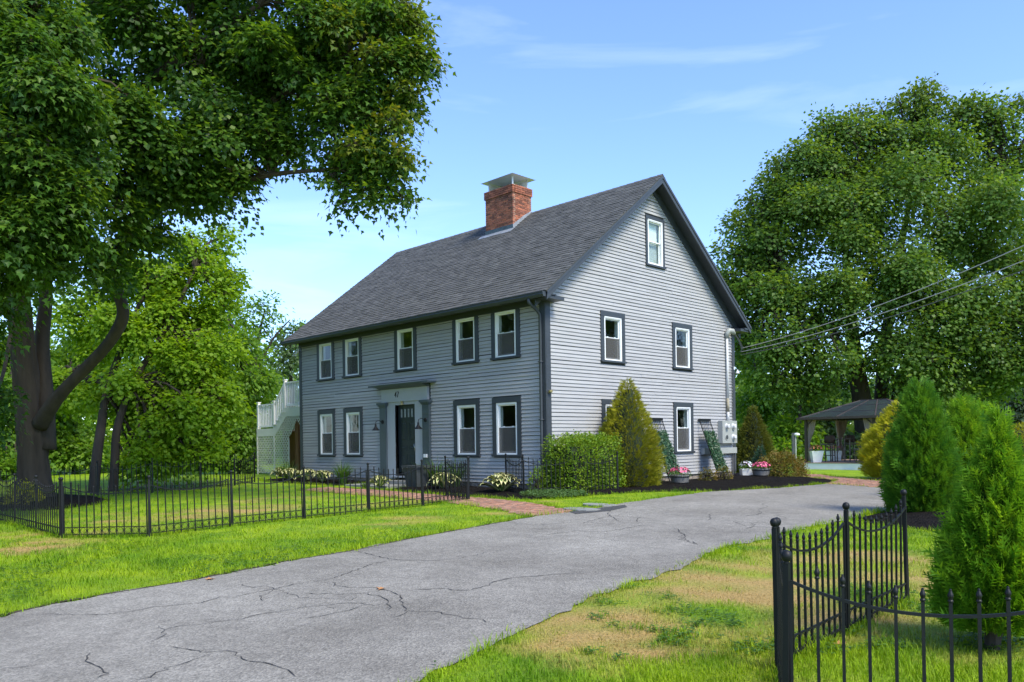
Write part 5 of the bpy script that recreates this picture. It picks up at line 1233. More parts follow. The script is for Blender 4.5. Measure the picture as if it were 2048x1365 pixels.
def tree(name, label, base, stems, sets, bark, group=None, twigs=40, limb_from=None, cat='tree'):
    """stems: [(path, radii)] first is the trunk; sets: [(lobes, per, spray_r, size, template, material, droop)]"""
    b = np.array(base); t = thing(name, label, cat, tuple(b), 0, group)
    for i, (pts, rad) in enumerate(stems):
        P, R_ = smooth_path(pts, rad); q = MB(); big = rad[0] > .25 and np.linalg.norm(b - CAMP) < 30; ns = 40 if big else 8
        q.tube([np.array(p) - b for p in P], R_, ns)
        if big:
            for k in range(len(P)):
                c_ = np.array(P[k]) - b; ph = rng.normal(size=3) * .35
                for j in range(ns):
                    a_ = 2 * math.pi * j / ns; w_ = 1 + .05 * math.sin(7 * a_ + ph[0] + k * .2) + .045 * math.sin(13 * a_ + ph[1] - k * .3) + .035 * rng.normal() + (.22 * max(0, math.sin(4 * a_ + 1)) * max(0, 1 - k / 5) if i == 0 else 0)
                    q.v[k * ns + j] = tuple(c_ + (np.array(q.v[k * ns + j]) - c_) * w_)
        o = q.build('trunk' if i == 0 else 'limb', bark, t, True)
    tw = MB(); src = [np.array(p) for pts, _ in stems for p in pts[len(pts) // 2:]]
    for lobes, per, sr, sz, tpl, mat, droop in sets:
        arr, heads = lobe_sprays(lobes, per, sr, sz, tpl, droop); arr = (arr[0] - b,) + arr[1:]
        foliage('crown', [arr], mat, t)
        for c, P in heads:
            s = min(src, key=lambda p: np.linalg.norm(p - c)); k = np.linalg.norm(c - s)
            if k > .3: branch_to(tw, s - b, c - b, .02 + .012 * k, .02 + .005 * k)
            for p in P[rng.permutation(len(P))[:twigs]]: branch_to(tw, c - b, p - b, .022, .006, .10, 3)
    if tw.v: tw.build('branches', bark, t)
    return t
pth = lambda L_: [at(*p) for p in L_]

# the great maple on the left
base = at(72, 1010, 20.8); base[2] = float(zg(base[0], base[1]))
st1 = (pth([(72, 1022, 20.8), (70, 985, 20.8), (66, 930, 20.8), (64, 870, 20.8), (56, 790, 20.8), (45, 690, 20.6), (38, 600, 20.3), (40, 500, 20), (64, 380, 19.5), (105, 250, 19), (150, 100, 18.5), (210, -60, 18)]), [.54, .41, .36, .34, .31, .28, .25, .22, .19, .16, .12, .07])
st2 = (pth([(92, 900, 20.9), (90, 800, 21), (84, 690, 21.2), (92, 590, 21.2), (88, 490, 21), (130, 350, 20.5), (190, 220, 20)]), [.25, .22, .18, .16, .14, .11, .07])
st3 = (pth([(80, 850, 20.7), (108, 805, 20.4), (140, 768, 20.2), (180, 728, 20), (215, 690, 19.8), (240, 650, 19.6), (246, 620, 19.5), (236, 580, 19.4), (236, 530, 19.2), (258, 462, 19), (310, 405, 18.7), (370, 350, 18.4), (460, 270, 18), (570, 185, 17.7), (690, 120, 17.4)]), [.22, .18, .155, .148, .145, .148, .142, .128, .122, .115, .105, .095, .08, .06, .03])
st4 = (pth([(64, 380, 19.5), (160, 300, 18.6), (270, 190, 17.8), (380, 100, 17.4), (520, 10, 17.2)]), [.22, .17, .13, .10, .05])
st5 = (pth([(310, 405, 18.7), (420, 380, 18.2), (540, 350, 17.8), (660, 340, 17.5)]), [.12, .09, .06, .03])
st6 = (pth([(40, 500, 20), (20, 380, 18), (30, 240, 16), (50, 120, 15)]), [.22, .16, .12, .06])
nearL = px_lobes([(30, 60, 14.3, 150), (100, 190, 14.2, 120), (20, 260, 14, 140), (110, 350, 14.4, 105), (20, 440, 14.2, 125), (100, 490, 14.6, 80), (-10, 560, 15, 60), (-120, 300, 14.5, 220), (-130, 600, 15, 130), (150, 80, 14.6, 60)], 150, sub=8)
lowL = px_lobes([(-10, 800, 18, 40), (-70, 820, 18, 80)], 170)
midL = px_lobes([(250, 60, 17.5, 130), (300, 250, 17, 120), (420, 110, 18, 140), (390, 300, 17.3, 105), (235, 400, 17, 90), (330, 385, 17.4, 75), (480, 240, 18, 110), (180, 250, 18, 90), (530, 60, 17.8, 120), (200, 520, 17.5, 55), (300, 470, 18, 45), (440, 365, 17.8, 62),
                 (200, -140, 17, 200), (480, -120, 17.5, 180)], 112, sub=8)
rightL = px_lobes([(a_ - 22, b_ - (22 if b_ > 150 else 8), c_, d_ * .97) for a_, b_, c_, d_ in [(610, 110, 17.6, 125), (715, 70, 17.5, 105), (690, 215, 17.5, 105), (780, 150, 17.4, 78), (770, 285, 17.3, 72), (625, 285, 17.6, 85), (795, 40, 17.4, 68), (560, 180, 18, 90), (825, 215, 17.4, 42), (560, 310, 17.8, 50), (690, 350, 17.4, 60), (755, 370, 17.3, 55), (810, 345, 17.3, 44),
                  (850, 120, 17.4, 34), (715, 425, 17.3, 22), (825, 415, 17.3, 26), (775, 415, 17.3, 30), (510, 370, 18, 32), (690, -90, 17.5, 130), (845, 55, 17.4, 30)]], 150, sub=7)
tree('maple_tree', 'huge dark maple with thick bent limb left of the house', base, [st1, st2, st3, st4, st5, st6],
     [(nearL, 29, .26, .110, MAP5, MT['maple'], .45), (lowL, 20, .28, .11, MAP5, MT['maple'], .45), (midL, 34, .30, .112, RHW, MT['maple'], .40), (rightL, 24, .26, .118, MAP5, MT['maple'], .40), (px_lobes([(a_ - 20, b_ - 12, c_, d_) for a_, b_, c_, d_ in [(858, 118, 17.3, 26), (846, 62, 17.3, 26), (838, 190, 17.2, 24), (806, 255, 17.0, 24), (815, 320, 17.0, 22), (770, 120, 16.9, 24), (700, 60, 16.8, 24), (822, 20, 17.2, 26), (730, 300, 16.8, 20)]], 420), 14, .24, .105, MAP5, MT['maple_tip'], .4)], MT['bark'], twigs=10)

# trees behind the left lawn
def low(px, py, D): p = at(px, py, D); p[2] = float(zg(p[0], p[1])); return p
b_ = low(205, 990, 24.5)
tree('maple_tree', 'bright yellow green maple behind the far lawn fence', b_, [([at(186, 1000, 24.3), at(192, 930, 24.5), at(200, 870, 24.8), at(215, 780, 25.5), at(250, 680, 26), at(300, 560, 26.5)], [.17, .15, .14, .12, .10, .05]),
     ([at(226, 998, 24.6), at(230, 920, 24.8), at(236, 850, 25), at(270, 760, 25.5), at(330, 660, 26), at(390, 540, 26.5)], [.14, .13, .12, .10, .08, .04])],
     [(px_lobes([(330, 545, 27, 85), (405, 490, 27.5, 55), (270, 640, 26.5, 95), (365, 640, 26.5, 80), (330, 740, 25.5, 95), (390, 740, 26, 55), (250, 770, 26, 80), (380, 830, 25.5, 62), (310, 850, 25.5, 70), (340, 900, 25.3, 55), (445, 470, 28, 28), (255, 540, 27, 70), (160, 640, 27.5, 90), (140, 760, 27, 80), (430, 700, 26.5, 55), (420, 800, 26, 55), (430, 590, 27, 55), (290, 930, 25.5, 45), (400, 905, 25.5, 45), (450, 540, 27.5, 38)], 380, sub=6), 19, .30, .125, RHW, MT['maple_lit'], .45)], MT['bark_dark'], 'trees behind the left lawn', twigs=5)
b_ = low(480, 968, 36)
tree('shade_tree', 'tall dark green tree left of the white stairs', b_, [([at(480, 975, 36), at(478, 850, 36), at(485, 720, 36)], [.22, .18, .08])],
     [(px_lobes([(465, 690, 36, 62), (430, 640, 37, 55), (490, 760, 36, 60), (450, 800, 35.5, 60), (490, 860, 35, 55), (420, 880, 35, 55), (480, 925, 34.5, 45), (420, 720, 36, 60), (520, 800, 36.5, 26)], 480, sub=6), 14, .36, .19, RHO, MT['wood_leaf'], .3)], MT['bark_dark'], 'trees behind the left lawn', twigs=3)
b_ = low(520, 960, 48)
tree('slender_tree', 'slender airy tree rising behind the white stairs', b_, [([at(505, 960, 48), at(508, 800, 48), at(512, 700, 48), at(530, 620, 48)], [.25, .18, .12, .04]), ([at(510, 750, 48), at(545, 680, 48), at(580, 640, 48)], [.10, .07, .03])],
     [(px_lobes([(500, 625, 48, 34), (535, 612, 48, 24), (478, 660, 48, 32), (520, 655, 48, 24), (548, 640, 48, 14)], 420), 11, .42, .22, RHO, MT['wood_leaf'], .3)], MT['bark_dark'], 'trees behind the left lawn', twigs=4)
b_ = low(585, 955, 50)
tree('pale_tree', 'pale green feathery tree seen beside the left house corner', b_, [([at(585, 955, 50), at(583, 800, 50), at(580, 700, 50)], [.22, .16, .06])],
     [(px_lobes([(578, 690, 50, 34), (562, 730, 50, 30), (596, 725, 50, 32), (585, 670, 50, 22), (600, 655, 50, 16)], 700), 11, .42, .20, RHO, MT['pale_leaf'], .3)], MT['bark_dark'], 'trees behind the left lawn', twigs=3)
for i, (px, D, lob, lb, mt_) in enumerate(((20, 36, [(20, 860, 36, 75), (60, 780, 37, 75), (-30, 760, 37, 100), (30, 920, 35, 55), (0, 680, 38, 90)], 'woodland tree directly behind the great maple trunk', 'wood_leaf'),
        (150, 40, [(140, 860, 40, 60), (120, 780, 41, 70), (170, 920, 39, 50), (110, 900, 39, 50), (180, 700, 42, 80)], 'woodland tree between the maple trunk and the thin stems', 'wood_leaf'),
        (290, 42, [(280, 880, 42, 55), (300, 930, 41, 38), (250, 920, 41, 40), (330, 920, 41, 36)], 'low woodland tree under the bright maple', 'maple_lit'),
        (380, 40, [(390, 920, 40, 42), (360, 935, 39, 30), (430, 930, 39, 40), (450, 900, 40, 40)], 'dark woodland bush right of the bright maple', 'wood_leaf'),
        (-120, 38, [(-120, 850, 38, 110), (-150, 700, 38, 130), (-90, 600, 40, 110)], 'woodland tree beyond the left edge', 'wood_leaf'),
        (540, 52, [(530, 870, 52, 50), (500, 900, 50, 40), (560, 890, 52, 40)], 'woodland bush behind the lattice skirt', 'wood_leaf'))):
    b_ = low(px, 965, D); tree('woodland_tree', lb, b_, [([b_, at(px, 880, D), at(px, 800, D)], [.16, .13, .06])], [(px_lobes(lob, 420, sub=5), 13, .42, .24, RHO, MT[mt_], .3)], MT['bark_dark'], 'woodland trees left', twigs=2)

# the big maple behind the gazebo
b_ = low(1745, 905, 46)
tree('maple_tree', 'massive round maple rising behind the gazebo', b_, [([at(1738, 910, 46), at(1732, 850, 46), at(1722, 790, 46), at(1714, 740, 46), at(1706, 680, 46), at(1700, 600, 46), at(1690, 480, 46)], [.75, .66, .55, .48, .40, .30, .15]),
     ([at(1790, 905, 46.3), at(1796, 830, 46.3), at(1806, 760, 46.3), at(1836, 690, 46), at(1890, 610, 46), at(1960, 520, 46), at(2010, 430, 46)], [.55, .50, .45, .38, .30, .22, .10]),
     ([at(1760, 870, 46.6), at(1764, 780, 46.8), at(1770, 690, 47), at(1790, 560, 47), at(1820, 400, 47)], [.45, .40, .34, .25, .12]), ([at(1716, 750, 46), at(1690, 700, 45.5), at(1640, 640, 45), at(1580, 590, 45)], [.25, .20, .14, .06])],
     [(px_lobes([(1545, 470, 46, 100), (1490, 545, 46, 66), (1475, 640, 46, 52), (1620, 360, 46, 100), (1720, 300, 46, 85), (1800, 260, 46, 75), (1850, 215, 46, 40), (1910, 290, 46, 95), (2030, 300, 46, 95), (1690, 450, 44, 120), (1830, 400, 44, 120), (1960, 440, 44, 120), (1555, 590, 44.5, 85), (1660, 590, 43.5, 95), (1780, 560, 43.5, 110),
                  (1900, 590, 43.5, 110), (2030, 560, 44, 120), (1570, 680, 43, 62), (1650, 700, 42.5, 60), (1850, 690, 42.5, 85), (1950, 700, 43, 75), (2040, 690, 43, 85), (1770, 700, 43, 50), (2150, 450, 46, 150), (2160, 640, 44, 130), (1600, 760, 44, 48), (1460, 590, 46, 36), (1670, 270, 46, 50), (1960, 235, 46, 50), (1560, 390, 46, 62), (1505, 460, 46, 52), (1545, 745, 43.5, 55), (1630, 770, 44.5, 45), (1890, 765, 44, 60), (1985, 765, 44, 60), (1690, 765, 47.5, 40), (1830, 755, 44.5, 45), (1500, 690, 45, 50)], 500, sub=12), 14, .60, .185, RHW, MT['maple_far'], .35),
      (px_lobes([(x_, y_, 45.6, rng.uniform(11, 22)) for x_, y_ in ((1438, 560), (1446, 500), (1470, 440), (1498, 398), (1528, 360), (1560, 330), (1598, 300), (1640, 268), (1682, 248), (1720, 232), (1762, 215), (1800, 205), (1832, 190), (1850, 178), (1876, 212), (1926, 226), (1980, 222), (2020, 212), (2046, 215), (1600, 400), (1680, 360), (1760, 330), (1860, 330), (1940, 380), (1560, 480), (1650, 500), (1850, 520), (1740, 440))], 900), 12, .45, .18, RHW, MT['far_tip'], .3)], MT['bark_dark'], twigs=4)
for i, (px, D, lob, lb, mt_) in enumerate(((1520, 50, [(1510, 735, 50, 52), (1540, 800, 50, 55), (1500, 820, 50, 50), (1490, 690, 50, 40)], 'mid green tree right behind the house corner', 'wood_leaf'),
        (1600, 44, [(1590, 860, 44, 45), (1620, 900, 43, 35), (1570, 910, 43, 38), (1610, 830, 45, 36)], 'leafy shrub left of the gazebo roof', 'wood_leaf'),
        (1660, 45, [(1650, 880, 45, 40), (1690, 890, 45, 36), (1640, 840, 45, 34)], 'pale green bush seen between the gazebo posts', 'pale_leaf'),
        (1740, 46, [(1730, 880, 46, 42), (1770, 890, 46, 40), (1720, 910, 45, 30), (1800, 870, 46, 45)], 'green bush behind the lounge chair', 'wood_leaf'),
        (1930, 62, [(1930, 810, 62, 60), (1980, 780, 62, 50), (1890, 850, 62, 40), (1940, 870, 62, 45)], 'grey green distant tree behind the evergreens', 'grey_leaf'),
        (2040, 60, [(2030, 830, 60, 55), (2060, 770, 60, 60), (2090, 860, 60, 60), (2000, 880, 60, 45)], 'grey green distant tree at the far right edge', 'grey_leaf'),
        (1860, 55, [(1860, 780, 55, 45), (1870, 840, 55, 45), (1830, 860, 54, 40)], 'dark tree in the gap right of the gazebo', 'maple_far'))):
    b_ = low(px, 915, D); tree('woodland_tree', lb, b_, [([b_, at(px, 870, D), at(px, 800, D)], [.16, .13, .06])], [(px_lobes(lob, 560, sub=5), 13, .46, .25, RHO, MT[mt_], .3)], MT['bark_dark'], 'woodland trees right', twigs=2)

# ------------------------------------------------------------------ evergreens
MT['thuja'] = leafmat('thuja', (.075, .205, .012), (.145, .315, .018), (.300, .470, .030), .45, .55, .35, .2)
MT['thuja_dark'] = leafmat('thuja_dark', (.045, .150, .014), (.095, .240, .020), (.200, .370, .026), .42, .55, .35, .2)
MT['golden'] = leafmat('golden_cypress', (.145, .165, .012), (.265, .270, .014), (.38, .35, .02), .25, .6, .35, .2)
MT['golden_green'] = leafmat('golden_green', (.065, .085, .012), (.125, .135, .016), (.17, .16, .02), .25, .6, .3, .2)
MT['lemon'] = leafmat('lemon_shrub', (.24, .27, .012), (.40, .40, .016), (.50, .46, .02), .3, .6, .35, .2)
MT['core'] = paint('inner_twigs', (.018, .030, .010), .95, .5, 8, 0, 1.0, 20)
def conifer(name, label, base, H, prof, n, size, mat, cat='shrub', tops=1, trunk=.0, upright=.9, group=None, lean=(0, 0), tpl=FRO, core=True, seedamp=.13):
    """prof(h in 0..1) -> radius; fronds stand out from the surface, a twiggy core fills the inside."""
    t = thing(name, label, cat, tuple(base), 0.0, group)
    hs = np.linspace(0, .999, 200); w = np.array([max(prof(h), 0) for h in hs]) + .02; cdf = np.cumsum(w); cdf /= cdf[-1]
    h = np.interp(rng.random(n), cdf, hs); a = rng.uniform(0, 2 * np.pi, n); r0 = np.interp(h, hs, w - .02)
    lump = 1 + seedamp * np.sin(a * 5 + h * 9) * np.sin(h * 23 + a * 3) + seedamp * .8 * np.sin(a * 11 - h * 31)
    dep = rng.random(n) ** .6; r = r0 * lump * (.66 + .36 * dep)
    z = trunk + h * (H - trunk)
    if tops > 1: z = z + (h > .8) * (.05 * np.sin(a * tops) * H * (h - .8) * 5)
    x = np.cos(a) * r + lean[0] * h; y = np.sin(a) * r + lean[1] * h
    C_ = np.stack([x, y, z], 1); out = np.stack([np.cos(a), np.sin(a), np.zeros(n)], 1)
    T_ = out * (1.05 - .45 * h)[:, None] + np.array([0, 0, upright]) + unit(n) * .45; tan = np.stack([-np.sin(a), np.cos(a), np.zeros(n)], 1)
    N_ = tan * (rng.choice([-1, 1], n) * rng.uniform(.3, 1.0, n))[:, None] + out * .6 + unit(n) * .4
    S_ = size * rng.uniform(.55, 1.2, n) * np.where(rng.random(n) < .12, 1.6, 1.0) * (1 - .2 * h)
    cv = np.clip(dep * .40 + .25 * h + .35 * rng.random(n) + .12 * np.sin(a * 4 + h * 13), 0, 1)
    foliage('foliage', [(C_, T_, N_, S_, tpl, cv)], mat, t)
    if core:
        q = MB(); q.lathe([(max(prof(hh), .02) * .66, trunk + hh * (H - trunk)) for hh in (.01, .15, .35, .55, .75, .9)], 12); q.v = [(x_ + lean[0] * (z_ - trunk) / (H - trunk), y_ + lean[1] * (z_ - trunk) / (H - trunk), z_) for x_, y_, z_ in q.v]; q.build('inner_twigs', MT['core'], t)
    if trunk:
        q = MB(); q.tube([(0, 0, -.05), (0, 0, trunk + .2 * H)], [.055, .035], 8); q.tube([(.0, .0, -.02), (.06, .05, trunk + .1)], [.04, .025], 6); q.build('trunk', MT['bark'], t)
    return t
def plume(h, r, lo=.75, p=.62): return r * (lo + (1 - lo) * min(1, h / .22)) * (1 - max(0, (h - .22) / .78) ** 1.25) ** p if h < 1 else 0
p = low(1985, 1332, 5.75)
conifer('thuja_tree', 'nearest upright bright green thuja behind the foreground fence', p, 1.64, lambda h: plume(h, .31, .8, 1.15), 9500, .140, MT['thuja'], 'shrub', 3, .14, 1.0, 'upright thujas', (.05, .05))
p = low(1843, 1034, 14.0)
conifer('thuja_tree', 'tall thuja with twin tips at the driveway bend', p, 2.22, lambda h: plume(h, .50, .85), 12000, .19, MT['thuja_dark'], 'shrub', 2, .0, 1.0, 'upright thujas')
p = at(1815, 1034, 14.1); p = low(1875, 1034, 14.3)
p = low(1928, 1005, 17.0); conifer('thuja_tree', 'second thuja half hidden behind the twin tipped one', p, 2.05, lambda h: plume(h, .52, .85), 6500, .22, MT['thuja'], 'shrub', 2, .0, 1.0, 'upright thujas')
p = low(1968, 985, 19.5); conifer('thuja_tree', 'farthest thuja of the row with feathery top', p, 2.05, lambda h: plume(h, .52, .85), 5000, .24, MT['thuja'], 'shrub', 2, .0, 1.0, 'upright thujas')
p = low(2046, 1000, 20.0); conifer('golden_shrub', 'round golden shrub at the far right edge', p, 1.6, lambda h: .75 * math.sqrt(max(0, 1 - (h * 1.0 - .35) ** 2 / .43)), 4000, .14, MT['lemon'], 'shrub', 1, 0, .6, None)
p = at(1800, 945, 25.0); p[2] = float(zg(p[0], p[1])) + .05
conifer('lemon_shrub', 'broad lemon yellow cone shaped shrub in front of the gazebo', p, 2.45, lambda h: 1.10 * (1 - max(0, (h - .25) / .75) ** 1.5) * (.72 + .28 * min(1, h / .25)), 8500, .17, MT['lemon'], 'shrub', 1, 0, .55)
p = at(1258, 962, 21.75); p[2] = gz_bed(p[0], p[1], .04)
conifer('golden_cypress', 'large golden cone shaped cypress against the gable', p, 2.93, lambda h: .86 * (.80 + .20 * min(1, h / .2)) * (1 - max(0, (h - .18) / .82) ** 1.35) ** .85, 12000, .125, MT['golden'], 'shrub', 1, 0, .5)
p = low(1508, 930, 30.5); conifer('golden_cypress', 'olive cone shaped cypress behind the rear house corner', p, 2.55, lambda h: .72 * (.85 + .15 * min(1, h / .2)) * (1 - max(0, (h - .15) / .85) ** 1.3) ** .9, 7000, .15, MT['golden_green'], 'shrub', 1, 0, .5)
p = low(1521, 935, 28.2); conifer('dwarf_spruce', 'small blue green cone behind the far flower barrel', p, 1.0, lambda h: .36 * (1 - h) ** .8 + .02, 1800, .10, leafmat('spruce', (.015, .06, .03), (.03, .09, .045), (.05, .12, .05), .1), 'shrub', 1, 0, .4)
# barberry and clipped hedge
MT['barberry'] = leafmat('barberry', (.085, .115, .014), (.17, .165, .02), (.25, .13, .03), .3, .6, .4)
MT['hedge'] = leafmat('hedge_leaf', (.075, .170, .012), (.15, .27, .016), (.27, .36, .02), .35, .5, .4)
def mound(name, label, c, r, n, size, mat, cat='shrub', tpl=RHO, group=None, box=None, stems=True):
    t = thing(name, label, cat, tuple(c), 0, group)
    d = unit(n); d[:, 2] = np.abs(d[:, 2]); rad = rng.uniform(.5, 1.0, n) ** .5
    if box is None: P = d * np.array(r) * (rad * (1 + .10 * np.sin(d[:, 0] * 9) * np.sin(d[:, 1] * 8) + .05 * rng.normal(size=n)))[:, None]
    else:
        e = 9.0; k = (np.abs(d[:, 0]) ** e + np.abs(d[:, 1]) ** e + np.abs(d[:, 2]) ** e) ** (-1 / e); P = d * k[:, None] * np.array(r) * (rad * (1 + .06 * np.sin(d[:, 0] * 14) * np.sin(d[:, 1] * 17) + .025 * rng.normal(size=n)))[:, None]
    T_ = d + unit(n) * .8; N_ = d + unit(n) * .6 + np.array([0, 0, .4])
    cv = np.clip(rad * .5 + .45 * rng.random(n) + .15 * np.sin(P[:, 0] * 9) * np.sin(P[:, 1] * 11), 0, 1)
    foliage('foliage', [(P, T_, N_, size * rng.uniform(.6, 1.3, n), tpl, cv)], mat, t)
    q = MB()
    for _ in range(26):
        v = d[rng.integers(n)]; q.tube([(0, 0, -.03), tuple(v * np.array(r) * .4 + np.array([0, 0, .1])), tuple(v * np.array(r) * .8)], [.014, .009, .004], 4)
    q.build('stems', MT['bark'], t); return t
p = at(1563, 948, 26.3); p[2] = gz_bed(p[0], p[1]); mound('barberry_shrub', 'low reddish green barberry mound beside the far flower barrel', p, (.80, .80, .80), 7000, .06, MT['barberry'])
hp = at(1168, 960, 20.55)
hd = mound('clipped_hedge', 'clipped bright green box shaped hedge at the house corner', (hp[0], hp[1], gz_bed(.8, 1.0)), (.56, 1.12, 1.36), 17000, .062, MT['hedge'], box=True)
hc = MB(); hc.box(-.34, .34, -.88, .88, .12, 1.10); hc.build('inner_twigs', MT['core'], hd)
for px, D, lb in ((1415, 23.7, 'sparse twiggy shrub between flower barrel and right trellis'), (1447, 24.2, 'sparse twiggy shrub at the foot of the right trellis')):
    p = at(px, 958, D); p[2] = gz_bed(p[0], p[1]); mound('twiggy_shrub', lb, p, (.27, .27, .42), 420, .05, MT['barberry'])

# ------------------------------------------------------------------ hostas, day lilies, low ground plants
MT['hosta'] = paint('hosta_green', (.10, .17, .035), .5, .15, 8); MT['hosta_edge'] = paint('hosta_cream', (.62, .58, .26), .5, .08, 8)
def hosta_leaf_mesh(L_, W_, arch):
    """An arched leaf: green middle, cream margin."""
    n = 7; rows = []
    for i in range(n):
        t = i / (n - 1); w = W_ * math.sin(math.pi * min(1, .08 + t * .92)) ** .8 * (1 - .25 * t) + .003; y = L_ * math.sin(t * 1.45) / math.sin(1.45) * .95; z = arch * (math.sin(t * 2.2) * .95 - .35 * t * t)
        rows.append([(-w, y, z + .012 * (1 - t)), (-w * .62, y, z), (0, y, z - .014), (w * .62, y, z), (w, y, z + .012 * (1 - t))])
    q = MB(); v = [p for r in rows for p in r]; q.add(v, [])
    for i in range(n - 1):
        for k in range(4): q.f.append((i * 5 + k, i * 5 + k + 1, (i + 1) * 5 + k + 1, (i + 1) * 5 + k)); q.m.append(1 if k in (0, 3) or i == n - 2 else 0)
    return q
HL = [hosta_leaf_mesh(*a) for a in ((.34, .060, .20), (.30, .055, .26), (.38, .065, .14))]; HLM = [q.mesh('leaf', [MT['hosta'], MT['hosta_edge']], True) for q in HL]
def hosta(x, y, s, n, label, single=False):
    t = thing('hosta_plant', label, 'plant', (x, y, gz_bed(x, y, .05)), rng.uniform(0, 6), 'variegated hostas'); q = MB()
    for i in range(n):
        a = i * 2.399 + rng.normal() * .2; k = rng.integers(3); u = (i + .5) / n; tilt = .95 - .95 * u + rng.normal() * .12; sc = s * (1.15 - .35 * (1 - u))
        T = Matrix.Translation((math.cos(a) * .07 * s * u - math.sin(a) * 0, math.sin(a) * .07 * s * u, .03 + .10 * s * (1 - u))) @ Matrix.Rotation(a - math.pi / 2, 4, 'Z') @ Matrix.Rotation(tilt, 4, 'X') @ Matrix.Scale(sc, 4)
        if single: o = link('leaf', HLM[k], t); o.matrix_local = T
        else:
            b0 = len(q.v); q.v.extend([tuple(T @ Vector(p)) for p in HL[k].v]); q.f.extend([tuple(b0 + j for j in f) for f in HL[k].f]); q.m.extend(HL[k].m)
    if not single: q.build('leaves', [MT['hosta'], MT['hosta_edge']], t, True)
hosta(-.55, -1.12, 1.25, 80, 'largest cream edged hosta between the fence openings', True)
hosta(-2.75, -1.15, 1.15, 60, 'cream edged hosta behind the open gate panel', True); hosta(-4.9, -1.75, .85, 45, 'small cream edged hosta in front of the dark planter')
hosta(-8.75, -1.25, 1.0, 55, 'cream edged hosta left of the day lilies'); hosta(-9.8, -1.2, 1.05, 55, 'middle cream edged hosta of the left bed'); hosta(-10.9, -1.2, 1.05, 55, 'cream edged hosta near the left house corner'); hosta(-12.6, -.6, 1.0, 50, 'cream edged hosta by the lattice skirt')
MT['lily'] = leafmat('lily_leaf', (.045, .11, .018), (.09, .18, .028), (.15, .24, .03), .3, .5, .3)
def lily(x, y, h, n, label):
    t = thing('day_lily', label, 'plant', (x, y, gz_bed(x, y, .03)), 0, 'grassy day lily clumps'); V = []; F = []; rv = []; seg = 5
    for i in range(n):
        a = rng.uniform(0, 6.283); l = h * rng.uniform(.7, 1.2); o = rng.uniform(.25, .95); w = rng.uniform(.008, .014); r0 = rng.uniform(0, .12); d = np.array([math.cos(a), math.sin(a), 0]); s = np.array([-math.sin(a), math.cos(a), 0]); b0 = len(V)
        for k in range(seg + 1):
            u = k / seg; p = d * (r0 + l * o * u ** 1.6) + np.array([0, 0, l * (u - .48 * o * u ** 3)]); ww = w * (1 - u ** 2 * .95); V += [p - s * ww, p + s * ww]
            if k: F.append((b0 + 2 * k - 2, b0 + 2 * k - 1, b0 + 2 * k + 1, b0 + 2 * k))
        rv += [rng.random()] * (2 * seg + 2)
    link('leaves', np_mesh('leaves', np.array(V), np.array(F), MT['lily'], {'rv': rv, 'cv': rv}), t)
lily(-7.75, -1.15, .75, 170, 'spreading grassy clump left of the door step'); lily(-3.6, -.75, .95, 150, 'tall grassy clump right of the dark planter'); lily(-3.1, -.45, .95, 120, 'tall grassy clump under the front window'); lily(-11.6, -.9, .8, 80, 'narrow grassy clump at the left corner board'); lily(-5.25, -2.0, .3, 40, 'small grassy tuft at the stone slab')
MT['ivyground'] = leafmat('ground_ivy', (.05, .12, .03), (.10, .19, .05), (.18, .26, .10), .3, .5, .3)
n = 2600; a = rng.uniform(0, 6.283, n); q_ = np.sqrt(rng.random(n)); X = 1.15 + np.cos(a) * q_ * .85; Y = -1.05 + np.sin(a) * q_ * .75
C_ = np.stack([X, Y, zg(X, Y) + .05 + rng.random(n) * .14 * (1 - q_ * .5)], 1)
o = foliage('ground_ivy', [(C_, unit(n) * np.array([1, 1, .4]), np.tile([0, 0, 1.], (n, 1)) + unit(n) * .5, rng.uniform(.03, .06, n), RHO, rng.random(n))], MT['ivyground']); tag(o, 'low green ground cover spreading under the short fence', 'ground cover', kind='stuff')
p = low(70, 985, 18.6); mound('young_shrub', 'small lime green shrub at the foot of the great maple', (-8.2, -9.9, float(zg(-8.2, -9.9)) + .08), (.42, .42, .55), 700, .08, MT['lemon'])
mound('corner_shrub', 'small lime leaved plant between fence and downspout', (.25, -.62, gz_bed(.2, -.6)), (.26, .26, .62), 600, .06, MT['hedge'])
# fallen leaves on the asphalt
MT['fallen'] = paint('fallen_leaf', (.42, .20, .07), .8, .3, 9)
for px, py, lb in ((413, 1163, 'brown fallen leaf at the left asphalt edge'), (768, 1180, 'small tan fallen leaf in the middle of the driveway'), (1690, 1296, 'dry fallen leaf on the grass inside the near fence')):
    pp = gpix(px, py); q = MB(); q.add([(v[0] * .11, v[1] * .11, .004 + abs(v[0]) * .03) for v in MAP9[0]], [tuple(f) for f in MAP9[1]]); o = q.build('fallen_leaf', MT['fallen'], None, loc=(pp[0], pp[1], pp[2] + .016), rz=px * .7); tag(o, lb, 'leaf', 'fallen leaves')

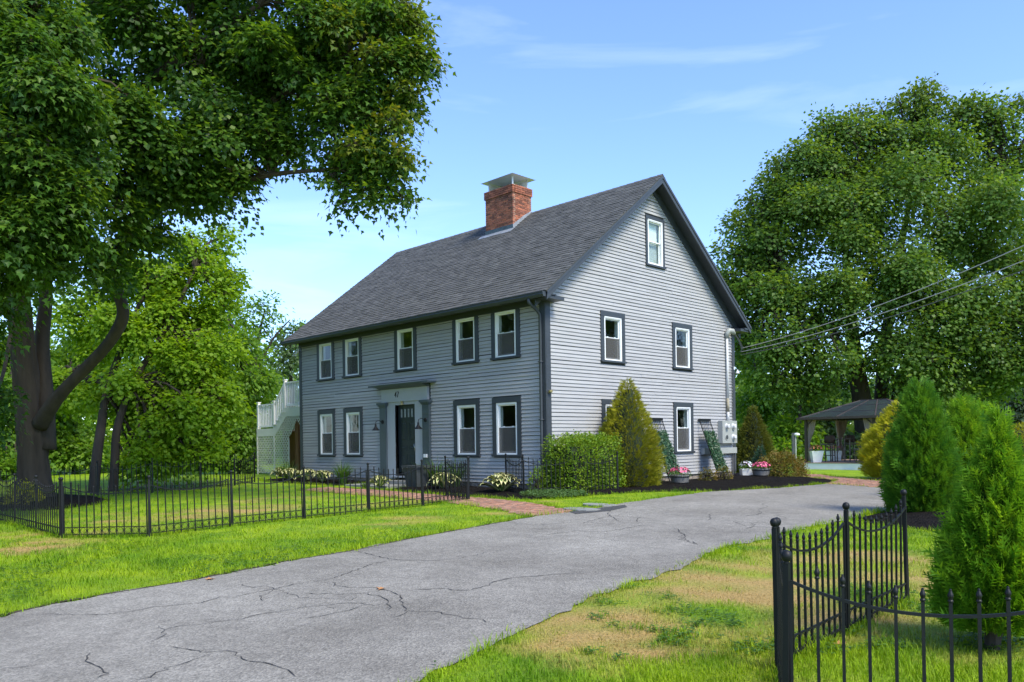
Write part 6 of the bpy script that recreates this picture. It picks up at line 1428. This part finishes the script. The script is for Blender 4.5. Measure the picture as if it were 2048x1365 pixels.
# distant wood: one mass behind everything, left and right of the house
def wood_mass(name, label, x0, x1, D0, D1, h0, h1, n, mat):
    px = rng.uniform(x0, x1, n); D = rng.uniform(D0, D1, n); lat = (px - 1024) / FPX * D
    X = CAMP[0] + CR[2][0] * D + CR[0][0] * lat; Y = CAMP[1] + CR[2][1] * D + CR[0][1] * lat
    top = h0 + (h1 - h0) * vnoise(X, Y, .16, 5) * .6 + (h1 - h0) * .4 * vnoise(X, Y, .5, 6)
    Z = zg(X, Y) + top * rng.random(n) ** .75
    o = foliage(name, [(np.stack([X, Y, Z], 1), unit(n) - np.array([0, 0, .3]), unit(n) * .6 + np.array([0, 0, .7]), rng.uniform(.35, .75, n), RHW, np.clip(vnoise(X, Y, .4, 8) + rng.normal(size=n) * .2, 0, 1))], mat)
    tag(o, label, 'woodland', kind='stuff')
wood_mass('woodland', 'dense green wood beyond the left lawn', -500, 640, 58, 76, 5, 12, 20000, MT['wood_leaf'])
wood_mass('woodland', 'dense green wood beyond the gazebo', 1440, 2600, 60, 80, 4, 9, 22000, MT['maple_far'])
# street and garden trees outside the picture, mirrored in the window panes
for (x, y, s_, lb) in ((-26, -22, 7, 'broad street tree outside the left edge, nearer the lawn'), (-14, -33, 7.5, 'broad street tree outside the left edge, nearer the road'), (-38, -30, 8, 'tall street tree far outside the left edge'), (21, 27, 7, 'garden tree outside the right edge, nearer the house'), (34, 24, 7.5, 'garden tree far outside the right edge')):
    bz = float(zg(x, y)); tree('shade_tree', lb, (x, y, bz), [([(x, y, bz - .1), (x + .1, y, bz + 3), (x, y + .2, bz + 8)], [.35, .3, .15])],
        [([((x, y, bz + s_ * 1.1), (s_ * .9, s_ * .9, s_ * .8), 420), ((x + 2, y - 1, bz + s_ * .8), (s_ * .7, s_ * .7, s_ * .55), 260), ((x - 2, y + 2, bz + s_ * .75), (s_ * .7, s_ * .7, s_ * .55), 260)], 7, .9, .70, RHW, MT['maple'], .3)], MT['bark_dark'], 'trees outside the picture', twigs=0)
